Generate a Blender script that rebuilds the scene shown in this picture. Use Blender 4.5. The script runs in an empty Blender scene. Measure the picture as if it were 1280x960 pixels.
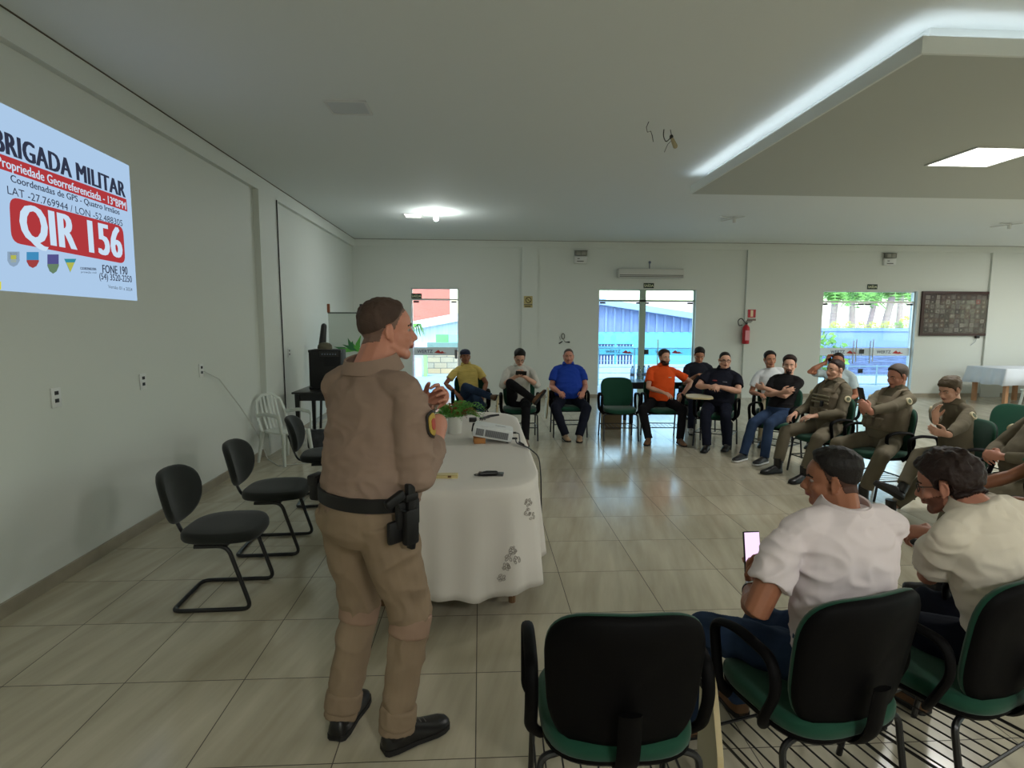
import bpy, bmesh, math, random
import numpy as np
from mathutils import Vector, Matrix, Quaternion, noise as mnoise
PI = math.pi
S = bpy.context.scene
COL = S.collection
random.seed(7)

# ---------------------------------------------------------------- camera
CAM_H = 1.70
FPX, PITCH, YAW, ROLL = 717.56, .1079, .0552, .0040
_F = Vector((math.sin(YAW)*math.cos(PITCH), math.cos(YAW)*math.cos(PITCH), -math.sin(PITCH)))
_r = Vector((math.cos(YAW), -math.sin(YAW), 0)); _u = _r.cross(_F)
_R = _r*math.cos(ROLL)+_u*math.sin(ROLL); _U = -_r*math.sin(ROLL)+_u*math.cos(ROLL)
CAM = Vector((0, 0, CAM_H))
def ray(x, y): return _F + _R*((x-640)/FPX) - _U*((y-480)/FPX)
def fl(x, y, z=0.0):
    d = ray(x, y); return CAM + d*((z-CAM_H)/d.z)
def aY(x, y, Y):
    d = ray(x, y); return CAM + d*(Y/d.y)
def aX(x, y, X):
    d = ray(x, y); return CAM + d*(X/d.x)
def pj(p):
    d = Vector(p)-CAM; z = d.dot(_F); return (round(640+FPX*d.dot(_R)/z, 1), round(480-FPX*d.dot(_U)/z, 1))
cd = bpy.data.cameras.new('camera'); cam = bpy.data.objects.new('camera', cd); COL.objects.link(cam)
m = Matrix((( _R.x, _U.x, -_F.x), (_R.y, _U.y, -_F.y), (_R.z, _U.z, -_F.z)))
cam.matrix_world = Matrix.Translation(CAM) @ m.to_4x4()
cd.sensor_fit = 'HORIZONTAL'; cd.sensor_width = 36; cd.lens = FPX/1280*36; cd.clip_start = .05; cd.clip_end = 300
S.camera = cam

# ---------------------------------------------------------------- materials
def lin(c):
    return tuple(((v/255)/12.92 if v/255 <= .04045 else ((v/255+.055)/1.055)**2.4) for v in c)+(1,)
MATS = {}
def M(name, col, rough=.6, spec=.4, metal=0, bump=None, var=None, emis=None, coat=0, sheen=0, stretch=None):
    if name in MATS: return MATS[name]
    m = bpy.data.materials.new(name); m.use_nodes = True; nt = m.node_tree; N = nt.nodes; L = nt.links
    b = N['Principled BSDF']; c = lin(col)
    b.inputs['Base Color'].default_value = c; b.inputs['Roughness'].default_value = rough
    b.inputs['Metallic'].default_value = metal; b.inputs['Specular IOR Level'].default_value = spec
    b.inputs['Coat Weight'].default_value = coat; b.inputs['Sheen Weight'].default_value = sheen
    tc = N.new('ShaderNodeTexCoord'); src = tc.outputs['Object']
    if stretch:
        mp = N.new('ShaderNodeMapping'); mp.inputs['Scale'].default_value = stretch; L.new(src, mp.inputs['Vector']); src = mp.outputs['Vector']
    if var:
        n = N.new('ShaderNodeTexNoise'); n.inputs['Scale'].default_value = var[0]; n.inputs['Detail'].default_value = 4
        L.new(src, n.inputs['Vector'])
        r = N.new('ShaderNodeValToRGB'); r.color_ramp.elements[0].position = .3; r.color_ramp.elements[1].position = .7
        a = var[1]; other = var[2] if len(var) > 2 else None
        r.color_ramp.elements[0].color = tuple(v*(1-a) for v in c[:3])+(1,)
        r.color_ramp.elements[1].color = lin(other) if other else tuple(min(1, v*(1+a)) for v in c[:3])+(1,)
        L.new(n.outputs['Fac'], r.inputs['Fac']); L.new(r.outputs['Color'], b.inputs['Base Color'])
    if bump:
        n = N.new('ShaderNodeTexNoise'); n.inputs['Scale'].default_value = bump[0]; n.inputs['Detail'].default_value = 5
        L.new(src, n.inputs['Vector'])
        bp = N.new('ShaderNodeBump'); bp.inputs['Strength'].default_value = bump[1]; bp.inputs['Distance'].default_value = bump[2] if len(bump) > 2 else .01
        L.new(n.outputs['Fac'], bp.inputs['Height']); L.new(bp.outputs['Normal'], b.inputs['Normal'])
    if emis:
        b.inputs['Emission Color'].default_value = lin(emis[0]); b.inputs['Emission Strength'].default_value = emis[1]
    MATS[name] = m; return m
def emit(name, col, st):
    if name in MATS: return MATS[name]
    m = bpy.data.materials.new(name); m.use_nodes = True; nt = m.node_tree; nt.nodes.clear()
    e = nt.nodes.new('ShaderNodeEmission'); e.inputs[0].default_value = lin(col); e.inputs[1].default_value = st
    o = nt.nodes.new('ShaderNodeOutputMaterial'); nt.links.new(e.outputs[0], o.inputs[0]); MATS[name] = m; return m
def clear_mat(name, tint=(255, 255, 255), refl=.06, rough=.02, fres=.5):
    if name in MATS: return MATS[name]
    m = bpy.data.materials.new(name); m.use_nodes = True; nt = m.node_tree; nt.nodes.clear()
    t = nt.nodes.new('ShaderNodeBsdfTransparent'); t.inputs[0].default_value = lin(tint)
    g = nt.nodes.new('ShaderNodeBsdfGlossy'); g.inputs['Roughness'].default_value = rough
    lw = nt.nodes.new('ShaderNodeLayerWeight'); lw.inputs[0].default_value = .35
    mu = nt.nodes.new('ShaderNodeMath'); mu.operation = 'MULTIPLY_ADD'; mu.inputs[1].default_value = fres; mu.inputs[2].default_value = refl
    nt.links.new(lw.outputs['Fresnel'], mu.inputs[0])
    x = nt.nodes.new('ShaderNodeMixShader'); o = nt.nodes.new('ShaderNodeOutputMaterial')
    nt.links.new(mu.outputs[0], x.inputs[0]); nt.links.new(t.outputs[0], x.inputs[1]); nt.links.new(g.outputs[0], x.inputs[2]); nt.links.new(x.outputs[0], o.inputs[0])
    MATS[name] = m; return m

def floor_mat(x0, y0, t):
    m = bpy.data.materials.new('polished_tile'); m.use_nodes = True; nt = m.node_tree; N = nt.nodes; L = nt.links; b = N['Principled BSDF']
    def mth(op, a, bb=None, c=None):
        n = N.new('ShaderNodeMath'); n.operation = op
        for k, v in enumerate((a, bb, c)):
            if v is None: continue
            if isinstance(v, (int, float)): n.inputs[k].default_value = v
            else: L.new(v, n.inputs[k])
        return n.outputs[0]
    tc = N.new('ShaderNodeTexCoord'); sp = N.new('ShaderNodeSeparateXYZ'); L.new(tc.outputs['Object'], sp.inputs[0])
    u = mth('DIVIDE', mth('SUBTRACT', sp.outputs[0], x0), t); v = mth('DIVIDE', mth('SUBTRACT', sp.outputs[1], y0), t)
    fu = mth('FRACT', u); fv = mth('FRACT', v); iu = mth('FLOOR', u); iv = mth('FLOOR', v)
    du = mth('MINIMUM', fu, mth('SUBTRACT', 1, fu)); dv = mth('MINIMUM', fv, mth('SUBTRACT', 1, fv))
    d = mth('MINIMUM', du, dv); g = mth('LESS_THAN', d, .0042)
    cb = N.new('ShaderNodeCombineXYZ'); L.new(iu, cb.inputs[0]); L.new(iv, cb.inputs[1])
    wn = N.new('ShaderNodeTexWhiteNoise'); wn.noise_dimensions = '3D'; L.new(cb.outputs[0], wn.inputs['Vector'])
    c2 = N.new('ShaderNodeCombineXYZ')
    L.new(mth('ADD', mth('MULTIPLY', fu, 3.6), mth('MULTIPLY', fv, -.8)), c2.inputs[0]); L.new(mth('ADD', mth('MULTIPLY', fv, .4), mth('MULTIPLY', fu, .1)), c2.inputs[1])
    L.new(mth('MULTIPLY', wn.outputs['Value'], 37), c2.inputs[2])
    ns = N.new('ShaderNodeTexNoise'); ns.inputs['Scale'].default_value = 1.5; ns.inputs['Detail'].default_value = 5; ns.inputs['Roughness'].default_value = .55
    L.new(c2.outputs[0], ns.inputs['Vector'])
    r = N.new('ShaderNodeValToRGB'); r.color_ramp.elements[0].position = .3; r.color_ramp.elements[0].color = lin((172, 163, 141))
    r.color_ramp.elements[1].position = .7; r.color_ramp.elements[1].color = lin((196, 188, 166)); L.new(ns.outputs['Fac'], r.inputs['Fac'])
    mx = N.new('ShaderNodeMix'); mx.data_type = 'RGBA'; L.new(g, mx.inputs[0]); L.new(r.outputs['Color'], mx.inputs[6]); mx.inputs[7].default_value = lin((74, 66, 54))
    L.new(mx.outputs[2], b.inputs['Base Color'])
    L.new(mth('MULTIPLY_ADD', g, .5, .16), b.inputs['Roughness']); b.inputs['Specular IOR Level'].default_value = .6
    return m

# ---------------------------------------------------------------- mesh building
class MB:
    def __init__(s): s.V = []; s.F = []; s.MI = []; s.mats = []
    def mi(s, m):
        if m is None: return 0
        if m not in s.mats: s.mats.append(m)
        return s.mats.index(m)
    def add(s, V, F, m=None):
        o = len(s.V); s.V += [tuple(v) for v in V]; k = s.mi(m)
        for f in F: s.F.append(tuple(i+o for i in f)); s.MI.append(k)
    def xf(s, M4, start=0):
        for i in range(start, len(s.V)): s.V[i] = tuple(M4 @ Vector(s.V[i]))
    def box(s, a, b, m=None):
        x0, y0, z0 = a; x1, y1, z1 = b
        V = [(x0,y0,z0),(x1,y0,z0),(x1,y1,z0),(x0,y1,z0),(x0,y0,z1),(x1,y0,z1),(x1,y1,z1),(x0,y1,z1)]
        s.add(V, [(0,3,2,1),(4,5,6,7),(0,1,5,4),(1,2,6,5),(2,3,7,6),(3,0,4,7)], m)
    def rbox(s, c, size, r=.01, m=None, M4=None, seg=2):
        bm = bmesh.new(); bmesh.ops.create_cube(bm, size=1)
        for v in bm.verts: v.co = Vector((v.co.x*size[0], v.co.y*size[1], v.co.z*size[2]))
        bmesh.ops.bevel(bm, geom=list(bm.edges), offset=min(r, min(size)*.49), segments=seg, affect='EDGES', profile=.5)
        T = (M4 or Matrix.Identity(4)); bm.verts.index_update()
        s.add([T @ (v.co+Vector(c)) for v in bm.verts], [[v.index for v in f.verts] for f in bm.faces], m); bm.free()
    def tube(s, P, R, m=None, n=10, closed=False, caps=True, up=None, ry=None):
        P = [Vector(p) for p in P]; k = len(P)
        if isinstance(R, (int, float)): R = [R]*k
        RY = R if ry is None else ([ry]*k if isinstance(ry, (int, float)) else ry)
        T = []
        for i in range(k):
            a = P[(i-1) % k] if (closed or i > 0) else P[i]; b = P[(i+1) % k] if (closed or i < k-1) else P[i]
            T.append((b-a).normalized() if (b-a).length > 1e-9 else Vector((0, 0, 1)))
        ref = Vector(up) if up else (Vector((0, 0, 1)) if abs(T[0].z) < .9 else Vector((1, 0, 0)))
        V = []
        for i in range(k):
            if up: ref = Vector(up)
            x = ref - T[i]*ref.dot(T[i])
            if x.length < 1e-5: x = T[i].orthogonal()
            x.normalize(); y = T[i].cross(x); ref = x
            for j in range(n):
                a = 2*PI*j/n; V.append(P[i]+x*(R[i]*math.cos(a))+y*(RY[i]*math.sin(a)))
        F = []
        for i in range(k if closed else k-1):
            for j in range(n):
                a = i*n+j; b = i*n+(j+1) % n; c = ((i+1) % k)*n+(j+1) % n; d = ((i+1) % k)*n+j
                F.append((a, b, c, d))
        if caps and not closed:
            F.append(tuple(range(n-1, -1, -1))); F.append(tuple((k-1)*n+j for j in range(n)))
        s.add(V, F, m)
    def cap(s, P, R, m=None, n=12, up=None, ry=None):
        """tube with hemispherical ends"""
        P = [Vector(p) for p in P]; k = len(P)
        if isinstance(R, (int, float)): R = [R]*k
        RY = list(R) if ry is None else ([ry]*k if isinstance(ry, (int, float)) else list(ry))
        a = (P[0]-P[1]).normalized(); b = (P[-1]-P[-2]).normalized()
        h0 = [P[0]+a*(R[0]*q) for q in (.98, .85, .5)]; h1 = [P[-1]+b*(R[-1]*q) for q in (.5, .85, .98)]
        f = (.2, .53, .87)
        s.tube(h0+P+h1, [R[0]*q for q in f]+list(R)+[R[-1]*q for q in f[::-1]], m, n, up=up, ry=[RY[0]*q for q in f]+RY+[RY[-1]*q for q in f[::-1]])
    def ell(s, c, r, m=None, rot=None, n=16, k=10):
        V = []; F = []; Rm = rot.to_3x3() if rot else Matrix.Identity(3); c = Vector(c)
        V.append(c+Rm@Vector((0, 0, -r[2])))
        for i in range(1, k):
            t = PI*i/k
            for j in range(n):
                a = 2*PI*j/n; V.append(c+Rm@Vector((r[0]*math.sin(t)*math.cos(a), r[1]*math.sin(t)*math.sin(a), -r[2]*math.cos(t))))
        V.append(c+Rm@Vector((0, 0, r[2])))
        for j in range(n): F.append((0, 1+(j+1) % n, 1+j))
        for i in range(k-2):
            for j in range(n): F.append((1+i*n+j, 1+i*n+(j+1) % n, 1+(i+1)*n+(j+1) % n, 1+(i+1)*n+j))
        for j in range(n): F.append((1+(k-2)*n+j, 1+(k-2)*n+(j+1) % n, len(V)-1))
        s.add(V, F, m)
    def loft(s, rings, m=None, caps=True, closed=True):
        n = len(rings[0]); V = [v for r in rings for v in r]; F = []
        for i in range(len(rings)-1):
            for j in range(n if closed else n-1):
                F.append((i*n+j, i*n+(j+1) % n, (i+1)*n+(j+1) % n, (i+1)*n+j))
        if caps: F.append(tuple(range(n-1, -1, -1))); F.append(tuple((len(rings)-1)*n+j for j in range(n)))
        s.add(V, F, m)
    def lathe(s, prof, m=None, c=(0, 0, 0), n=24):
        c = Vector(c); rings = [[c+Vector((r*math.cos(2*PI*j/n), r*math.sin(2*PI*j/n), z)) for j in range(n)] for r, z in prof]
        s.loft(rings, m)
    def prism(s, poly, d0, d1, m=None, M4=None):
        """poly in xy, extruded in z from d0 to d1, transformed by M4"""
        T = M4 or Matrix.Identity(4); n = len(poly)
        V = [T@Vector((p[0], p[1], d0)) for p in poly]+[T@Vector((p[0], p[1], d1)) for p in poly]
        s.add(V, [tuple(range(n-1, -1, -1)), tuple(range(n, 2*n))]+[(i, (i+1) % n, n+(i+1) % n, n+i) for i in range(n)], m)
    def mesh(s, name, mat=None):
        me = bpy.data.meshes.new(name); me.from_pydata(s.V, [], s.F)
        ms = s.mats if s.mats else [mat]
        for q in ms: me.materials.append(q if q else mat)
        if s.MI: me.polygons.foreach_set('material_index', np.array(s.MI, dtype=np.int32))
        me.update(); return me
    def build(s, name, mat=None, parent=None, smooth=True, angle=40):
        me = s.mesh(name, mat); o = bpy.data.objects.new(name, me); COL.objects.link(o)
        bm = bmesh.new(); bm.from_mesh(me); bmesh.ops.recalc_face_normals(bm, faces=bm.faces)
        if smooth:
            for f in bm.faces: f.smooth = True
            ca = math.radians(angle)
            for e in bm.edges:
                if len(e.link_faces) == 2 and e.calc_face_angle(0) > ca: e.smooth = False
        bm.to_mesh(me); bm.free()
        if parent: o.parent = parent
        return o
def blob(name, mb, voxel, mat, parent, smooth=4, factor=.5, post=None, keep=False):
    """union of overlapping closed shapes as one continuous surface"""
    me = mb.mesh('tmp', mat); bm = bmesh.new(); bm.from_mesh(me); bmesh.ops.recalc_face_normals(bm, faces=bm.faces); bm.to_mesh(me); bm.free()
    t = bpy.data.objects.new('tmp', me); COL.objects.link(t)
    r = t.modifiers.new('r', 'REMESH'); r.mode = 'VOXEL'; r.voxel_size = voxel; r.use_smooth_shade = True
    if smooth:
        q = t.modifiers.new('s', 'SMOOTH'); q.factor = factor; q.iterations = smooth
    dg = bpy.context.evaluated_depsgraph_get(); dg.update()
    out = bpy.data.meshes.new_from_object(t.evaluated_get(dg), depsgraph=dg)
    bpy.data.objects.remove(t); bpy.data.meshes.remove(me)
    out.materials.clear(); out.materials.append(mat)
    out.name = name; o = bpy.data.objects.new(name, out); COL.objects.link(o)
    if parent: o.parent = parent
    if post: post(out)
    out.polygons.foreach_set('use_smooth', np.ones(len(out.polygons), dtype=bool)); out.update()
    return o
def coords(me):
    a = np.empty(len(me.vertices)*3); me.vertices.foreach_get('co', a); return a.reshape(-1, 3)
def normals(me):
    a = np.empty(len(me.vertices)*3, dtype=np.float32); me.vertex_normals.foreach_get('vector', a); return a.reshape(-1, 3).astype(float)
def setco(me, a): me.vertices.foreach_set('co', a.ravel()); me.update()
def wrinkle(amp, scale, stretch=(1, 1, 1), seed=0):
    def post(me):
        c = coords(me); n = normals(me); d = np.empty(len(c)); s3 = Vector(stretch)*scale
        off = Vector((seed*3.1, seed*1.7, seed*5.3))
        for i, v in enumerate(c):
            p = Vector((v[0]*s3.x, v[1]*s3.y, v[2]*s3.z))+off
            q = mnoise.noise(p+Vector((mnoise.noise(p*.7)*1.2, 0, 0)))
            d[i] = .55-abs(q)*2.0+.35*mnoise.noise(p*2.3)
        setco(me, c+n*(d*amp)[:, None])
    return post

def empty(name, loc=(0, 0, 0), rz=0, label=None, cat=None, group=None, parent=None):
    o = bpy.data.objects.new(name, None); COL.objects.link(o); o.location = loc; o.rotation_euler = (0, 0, rz); o.empty_display_size = .1
    if label: o['label'] = label
    if cat: o['category'] = cat
    if group: o['group'] = group
    if parent: o.parent = parent
    return o
def tag(o, label, cat, group=None):
    o['label'] = label; o['category'] = cat
    if group: o['group'] = group
    return o
def struct(o): o['kind'] = 'structure'; return o
def children(o): return [c for c in bpy.data.objects if c.parent == o]
def copy_tree(o, parent=None):
    c = o.copy(); COL.objects.link(c); c.parent = parent
    for ch in children(o): copy_tree(ch, c)
    return c
def fillet(P, r, n=5, closed=False):
    P = [Vector(p) for p in P]; out = []; k = len(P)
    for i in range(k):
        if not closed and i in (0, k-1): out.append(P[i]); continue
        a = P[(i-1) % k]; b = P[i]; c = P[(i+1) % k]; u = (a-b); v = (c-b); rr = min(r, u.length*.48, v.length*.48)
        A = b+u.normalized()*rr; C = b+v.normalized()*rr
        for j in range(n+1):
            t = j/n; out.append(A*(1-t)**2+b*2*t*(1-t)+C*t*t)
    return out
def sup(w, h, e=4, n=40):
    """superellipse outline"""
    out = []
    for j in range(n):
        a = 2*PI*j/n; c, s_ = math.cos(a), math.sin(a)
        out.append((w/2*math.copysign(abs(c)**(2/e), c), h/2*math.copysign(abs(s_)**(2/e), s_)))
    return out
def text_obj(name, body, mat, M4, size, parent=None, sx=1.0, bold=0.0, align='CENTER', ext=.0008):
    cu = bpy.data.curves.new('t', 'FONT'); cu.body = body; cu.size = size; cu.align_x = align; cu.offset = bold; cu.extrude = ext; cu.resolution_u = 3
    t = bpy.data.objects.new('t', cu); COL.objects.link(t); dg = bpy.context.evaluated_depsgraph_get(); dg.update()
    me = bpy.data.meshes.new_from_object(t.evaluated_get(dg)); bpy.data.objects.remove(t); bpy.data.curves.remove(cu)
    me.transform(M4 @ Matrix.Diagonal((sx, 1, 1, 1))); me.name = name; me.materials.clear(); me.materials.append(mat)
    o = bpy.data.objects.new(name, me); COL.objects.link(o)
    if parent: o.parent = parent
    return o
def axes(o, x, y, z):
    return Matrix(((x[0], y[0], z[0], o[0]), (x[1], y[1], z[1], o[1]), (x[2], y[2], z[2], o[2]), (0, 0, 0, 1)))

# ---------------------------------------------------------------- room
XL, H, YB = -2.725, 3.454, 12.717
XR, YN = 15.5, -4.6
TILE = .5518; TX0, TY0 = -2.2292, 2.082
K = CAM_H/1.63
wallm = M('wall_paint', (214, 218, 211), .55, .3, bump=(60, .05, .002))
ceilm = M('ceiling_paint', (224, 229, 226), .8, .2)
basem = M('baseboard_tile', (150, 142, 124), .35, .5, var=(6, .12))
def sb(name, boxes, mat):
    mb = MB()
    for a, b in boxes: mb.box(a, b)
    return struct(mb.build(name, mat, smooth=False))
mb = MB(); mb.box((XL-.3, YN-.2, -.12), (XR+.2, YB+.2, 0)); struct(mb.build('floor', floor_mat(TX0, TY0, TILE), smooth=False))
sb('ceiling', [((XL-.3, YN-.2, H), (XR+.2, YB+.2, H+.15))], ceilm)
# left wall with its top beam and pilaster
sb('wall_left', [((XL-.25, YN, 0), (XL-.02, YB, H))], wallm)
sb('trim_1', [((XL-.02, YN, H-.17), (XL+.04, YB, H-.006))], wallm)
sb('trim_2', [((XL-.02, 7.30, 0), (XL+.05, 7.98, H-.17))], wallm)
sb('baseboard_left', [((XL-.02, YN, 0), (XL, 7.3, .085)), ((XL-.02, 7.98, 0), (XL, YB, .085))], basem)
# back wall with three door openings
doors = [(-1.44*K, -.46*K), (2.52*K, 4.62*K), (7.43*K, 9.56*K)]; DT = 2.325*K
bx = []; x = XL-.25
for a, b in doors: bx.append(((x, YB, 0), (a, YB+.2, H))); bx.append(((a, YB, DT), (b, YB+.2, H))); x = b
bx.append(((x, YB, 0), (XR+.2, YB+.2, H)))
sb('wall_back', bx, wallm)
sb('trim_3', [((XL, YB-.03, H-.15), (XR, YB, H-.006))], wallm)
for k, (a, b) in enumerate([(.87, 1.21), (5.69, 6.05), (11.16, 11.62)]):
    sb('trim_%d' % (4+k), [((a*K, YB-.05, 0), (b*K, YB, H-.15))], wallm)
bb = []; x = XL
for a, b in doors+[(XR, XR)]: bb.append(((x, YB-.016, 0), (a, YB, .085))); x = b
sb('baseboard_back', bb, basem)
# dark shadow joint line between walls and ceiling
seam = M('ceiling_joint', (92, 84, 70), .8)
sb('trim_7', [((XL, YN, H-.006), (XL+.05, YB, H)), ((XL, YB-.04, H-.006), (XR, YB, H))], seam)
# right wall with two long window openings, wall behind the camera with one
RW = [(-2.5, 2.5), (4.0, 10.5)]
bx = []; y = YN
for a, b in RW:
    bx += [((XR, y, 0), (XR+.2, a, H)), ((XR, a, 0), (XR+.2, b, 1.0)), ((XR, a, 2.5), (XR+.2, b, H))]; y = b
bx.append(((XR, y, 0), (XR+.2, YB, H)))
sb('wall_right', bx, wallm)
sb('wall_near', [((XL-.25, YN-.2, 0), (XR+.2, YN, H))], wallm)
alu = M('aluminium_frame', (205, 208, 205), .35, .5, metal=.6)
glassm = clear_mat('door_glass', (240, 250, 248), .03)
for k, (a, b) in enumerate(RW):
    f = MB()
    for q in np.linspace(a, b, 5): f.box((XR+.06, q-.025, 1.0), (XR+.12, q+.025, 2.5))
    f.box((XR+.06, a, 1.0), (XR+.12, b, 1.05)); f.box((XR+.06, a, 2.45), (XR+.12, b, 2.5)); w = struct(f.build('window_%d' % (k+1), alu, smooth=False))
    g = MB(); g.box((XR+.085, a, 1.05), (XR+.095, b, 2.45)); g.build('window_glass', glassm, w, smooth=False)
# dropped ceiling island with light cove
IX0, IX1, IY0, IY1, IZ = 2.52, 10.5, 3.33, 6.98, 3.235
slab_ = MB(); slab_.box((IX0+.02, IY0+.02, IZ+.001), (IX1-.004, IY1-.004, IZ+.012)); struct(slab_.build('trim_9', M('island_underside', (186, 191, 183), .8, .2), smooth=False))  # underside slab set in a darker grey than the lip and ceiling
lip = MB(); lip.box((IX0, IY0, IZ), (IX0+.02, IY1, IZ+.012)); lip.box((IX0+.02, IY0, IZ), (IX1, IY0+.02, IZ+.012))
for a, b in [((IX0, IY0, IZ+.012), (IX1, IY0+.015, IZ+.095)), ((IX0, IY1-.015, IZ+.012), (IX1, IY1, IZ+.095)), ((IX0, IY0+.015, IZ+.012), (IX0+.015, IY1-.015, IZ+.095)), ((IX1-.015, IY0+.015, IZ+.012), (IX1, IY1-.015, IZ+.095))]: lip.box(a, b)
lip.box((IX0+.16, IY0+.16, IZ+.012), (IX1-.16, IY1-.16, H))
struct(lip.build('trim_8', ceilm, smooth=False))
# ---------------------------------------------------------------- doors (glass, in the back wall)
frit = M('frosted_film', (225, 238, 245), .5)
darkm = M('black_metal', (22, 22, 24), .4, .5)
chrome = M('polished_steel', (190, 192, 195), .2, .5, metal=.9)
redp = M('red_print', (190, 50, 45), .5)
greyp = M('grey_print', (110, 120, 140), .5)
white_frame = M('white_frame', (225, 228, 225), .4)
YD = YB+.10
def decal(parent, cx, z, s):
    T = axes((cx, YD-.012, z), (1, 0, 0), (0, 0, 1), (0, -1, 0))
    text_obj('lettering', 'WERTZ', greyp, T @ Matrix.Translation((-.16*s, -.035*s, 0)), .11*s, parent, bold=.002)
    mb = MB(); mb.prism([(.06, -.03), (.22, -.045), (.34, -.03), (.27, -.02), (.24, .01), (.2, -.012), (.15, .035), (.1, .0)], 0, .001, redp, T)
    mb.build('emblem', redp, parent, smooth=False)
def bar_handle(parent, x, z0, z1):
    mb = MB(); mb.tube([(x, YD-.06, z0), (x, YD-.06, z1)], .012, chrome, 10)
    for z in (z0+.06, z1-.06): mb.tube([(x, YD-.06, z), (x, YD, z)], .008, chrome, 8)
    mb.build('door_handle', chrome, parent)
def glass_door(k, a, b, leaves, decals, post=None):
    d = MB(); zt = DT-.255
    d.box((a, YD-.03, zt-.012), (b, YD+.03, zt+.03)); d.box((a, YD-.02, DT-.02), (b, YD+.02, DT)); d.box((a, YD-.02, 0), (a+.02, YD+.02, DT)); d.box((b-.02, YD-.02, 0), (b, YD+.02, DT))
    if post: d.box((post[0], YD-.03, 0), (post[1], YD+.03, DT), M('green_grey_post', (158, 180, 164), .5))
    fr = struct(d.build('door_%d' % k, alu, smooth=False))
    n = len(leaves)-1
    g = MB(); g.box((a+.02, YD-.004, zt+.03), (b-.02, YD+.004, DT-.02), glassm); g.build('transom_glass', glassm, fr, smooth=False)
    for i in range(n):
        g = MB(); g.box((leaves[i]+.006, YD-.005, .01), (leaves[i+1]-.006, YD+.005, zt-.02)); g.build('glass_leaf', glassm, fr, smooth=False)
        g = MB(); g.box((leaves[i]+.008, YD-.009, .82*K+.1), (leaves[i+1]-.008, YD-.006, .97*K+.12)); 
        fb = clear_mat('frosted_band', (222, 232, 240), .02, .5) if k == 2 else frit
        g.build('film_band', fb, fr, smooth=False)
        m2 = MB()
        for q in (leaves[i]+.02, leaves[i+1]-.14): m2.box((q, YD-.02, zt-.06), (q+.12, YD+.02, zt-.02))
        m2.build('hinge_plate', darkm, fr, smooth=False)
    for (x, z, s) in decals: decal(fr, x, z, s)
    return fr
zb = 1.04
a, b = doors[0]; d1 = glass_door(1, a, b, [a+.02, b-.02], [(a+.42, zb, .9)])
mb = MB(); mb.box((b-.09, YD-.03, .88), (b-.03, YD+.02, 1.08)); mb.build('lock_plate', M('grey_metal', (120, 122, 124), .4, metal=.5), d1, smooth=False)
a, b = doors[1]; c = .5*(a+b)-.09
d2 = glass_door(2, a, b, [a+.02, c, b-.02], [(a+.5, zb, .9), (b-.55, zb, .9)], post=(c-.07, c+.07))
mb = MB(); mb.box((c+.06, YD-.035, .98), (c+.16, YD-.005, 1.09)); mb.build('lock_plate', darkm, d2, smooth=False)
bar_handle(d2, c+.36, .72, 1.32)
a, b = doors[2]; c = .5*(a+b)-.07
d3 = glass_door(3, a, b, [a+.02, c, b-.02], [(a+.62, zb, .9), (b-.5, zb, .9)])
for z in (1.0, .55):
    mb = MB(); mb.box((c-.05, YD-.035, z), (c+.05, YD-.005, z+.1)); mb.build('lock_plate', darkm, d3, smooth=False)
for q in (-.2, .2): bar_handle(d3, c+q-.03, .78, 1.3); bar_handle(d3, c+q+.04, .82, 1.34)

# ---------------------------------------------------------------- lights
def area(name, loc, size, energy, col=(1, 1, 1), rot=(0, 0, 0), portal=False, sizey=None, spread=None):
    l = bpy.data.lights.new(name, 'AREA'); l.shape = 'RECTANGLE'; l.size = size; l.size_y = sizey or size; l.energy = energy; l.color = col
    if spread: l.spread = spread
    if portal: l.cycles.is_portal = True
    o = bpy.data.objects.new(name, l); COL.objects.link(o); o.location = loc; o.rotation_euler = rot; return o
for a, b in doors:
    area('door_portal', ((a+b)/2, YB+.25, DT/2), b-a, 1, rot=(-PI/2, 0, 0), portal=True, sizey=DT)
for a, b in RW: area('window_portal', (XR+.25, (a+b)/2, 1.75), b-a, 1, rot=(PI/2, 0, PI/2), portal=True, sizey=1.5)
w = bpy.data.worlds.new('world'); S.world = w; w.use_nodes = True
nt = w.node_tree; bg = nt.nodes['Background']; sk = nt.nodes.new('ShaderNodeTexSky'); sk.sky_type = 'NISHITA'; sk.sun_elevation = math.radians(50); sk.sun_rotation = math.radians(200); sk.sun_disc = False; sk.air_density = 1.2
mixn = nt.nodes.new('ShaderNodeMix'); mixn.data_type = 'RGBA'; mixn.inputs[0].default_value = .5; mixn.inputs[7].default_value = (.25, .27, .29, 1)
nt.links.new(sk.outputs[0], mixn.inputs[6]); nt.links.new(mixn.outputs[2], bg.inputs[0]); WORLD_BG = bg; bg.inputs[1].default_value = 1.35
sun = bpy.data.lights.new('sun', 'SUN'); sun.energy = 2.0; sun.angle = .01; sun.color = (1, .96, .9); so = bpy.data.objects.new('sun', sun); COL.objects.link(so)
so.rotation_euler = (math.radians(38), 0, math.radians(-25))   # shines from behind the building, high, onto what stands beyond the doors

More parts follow.
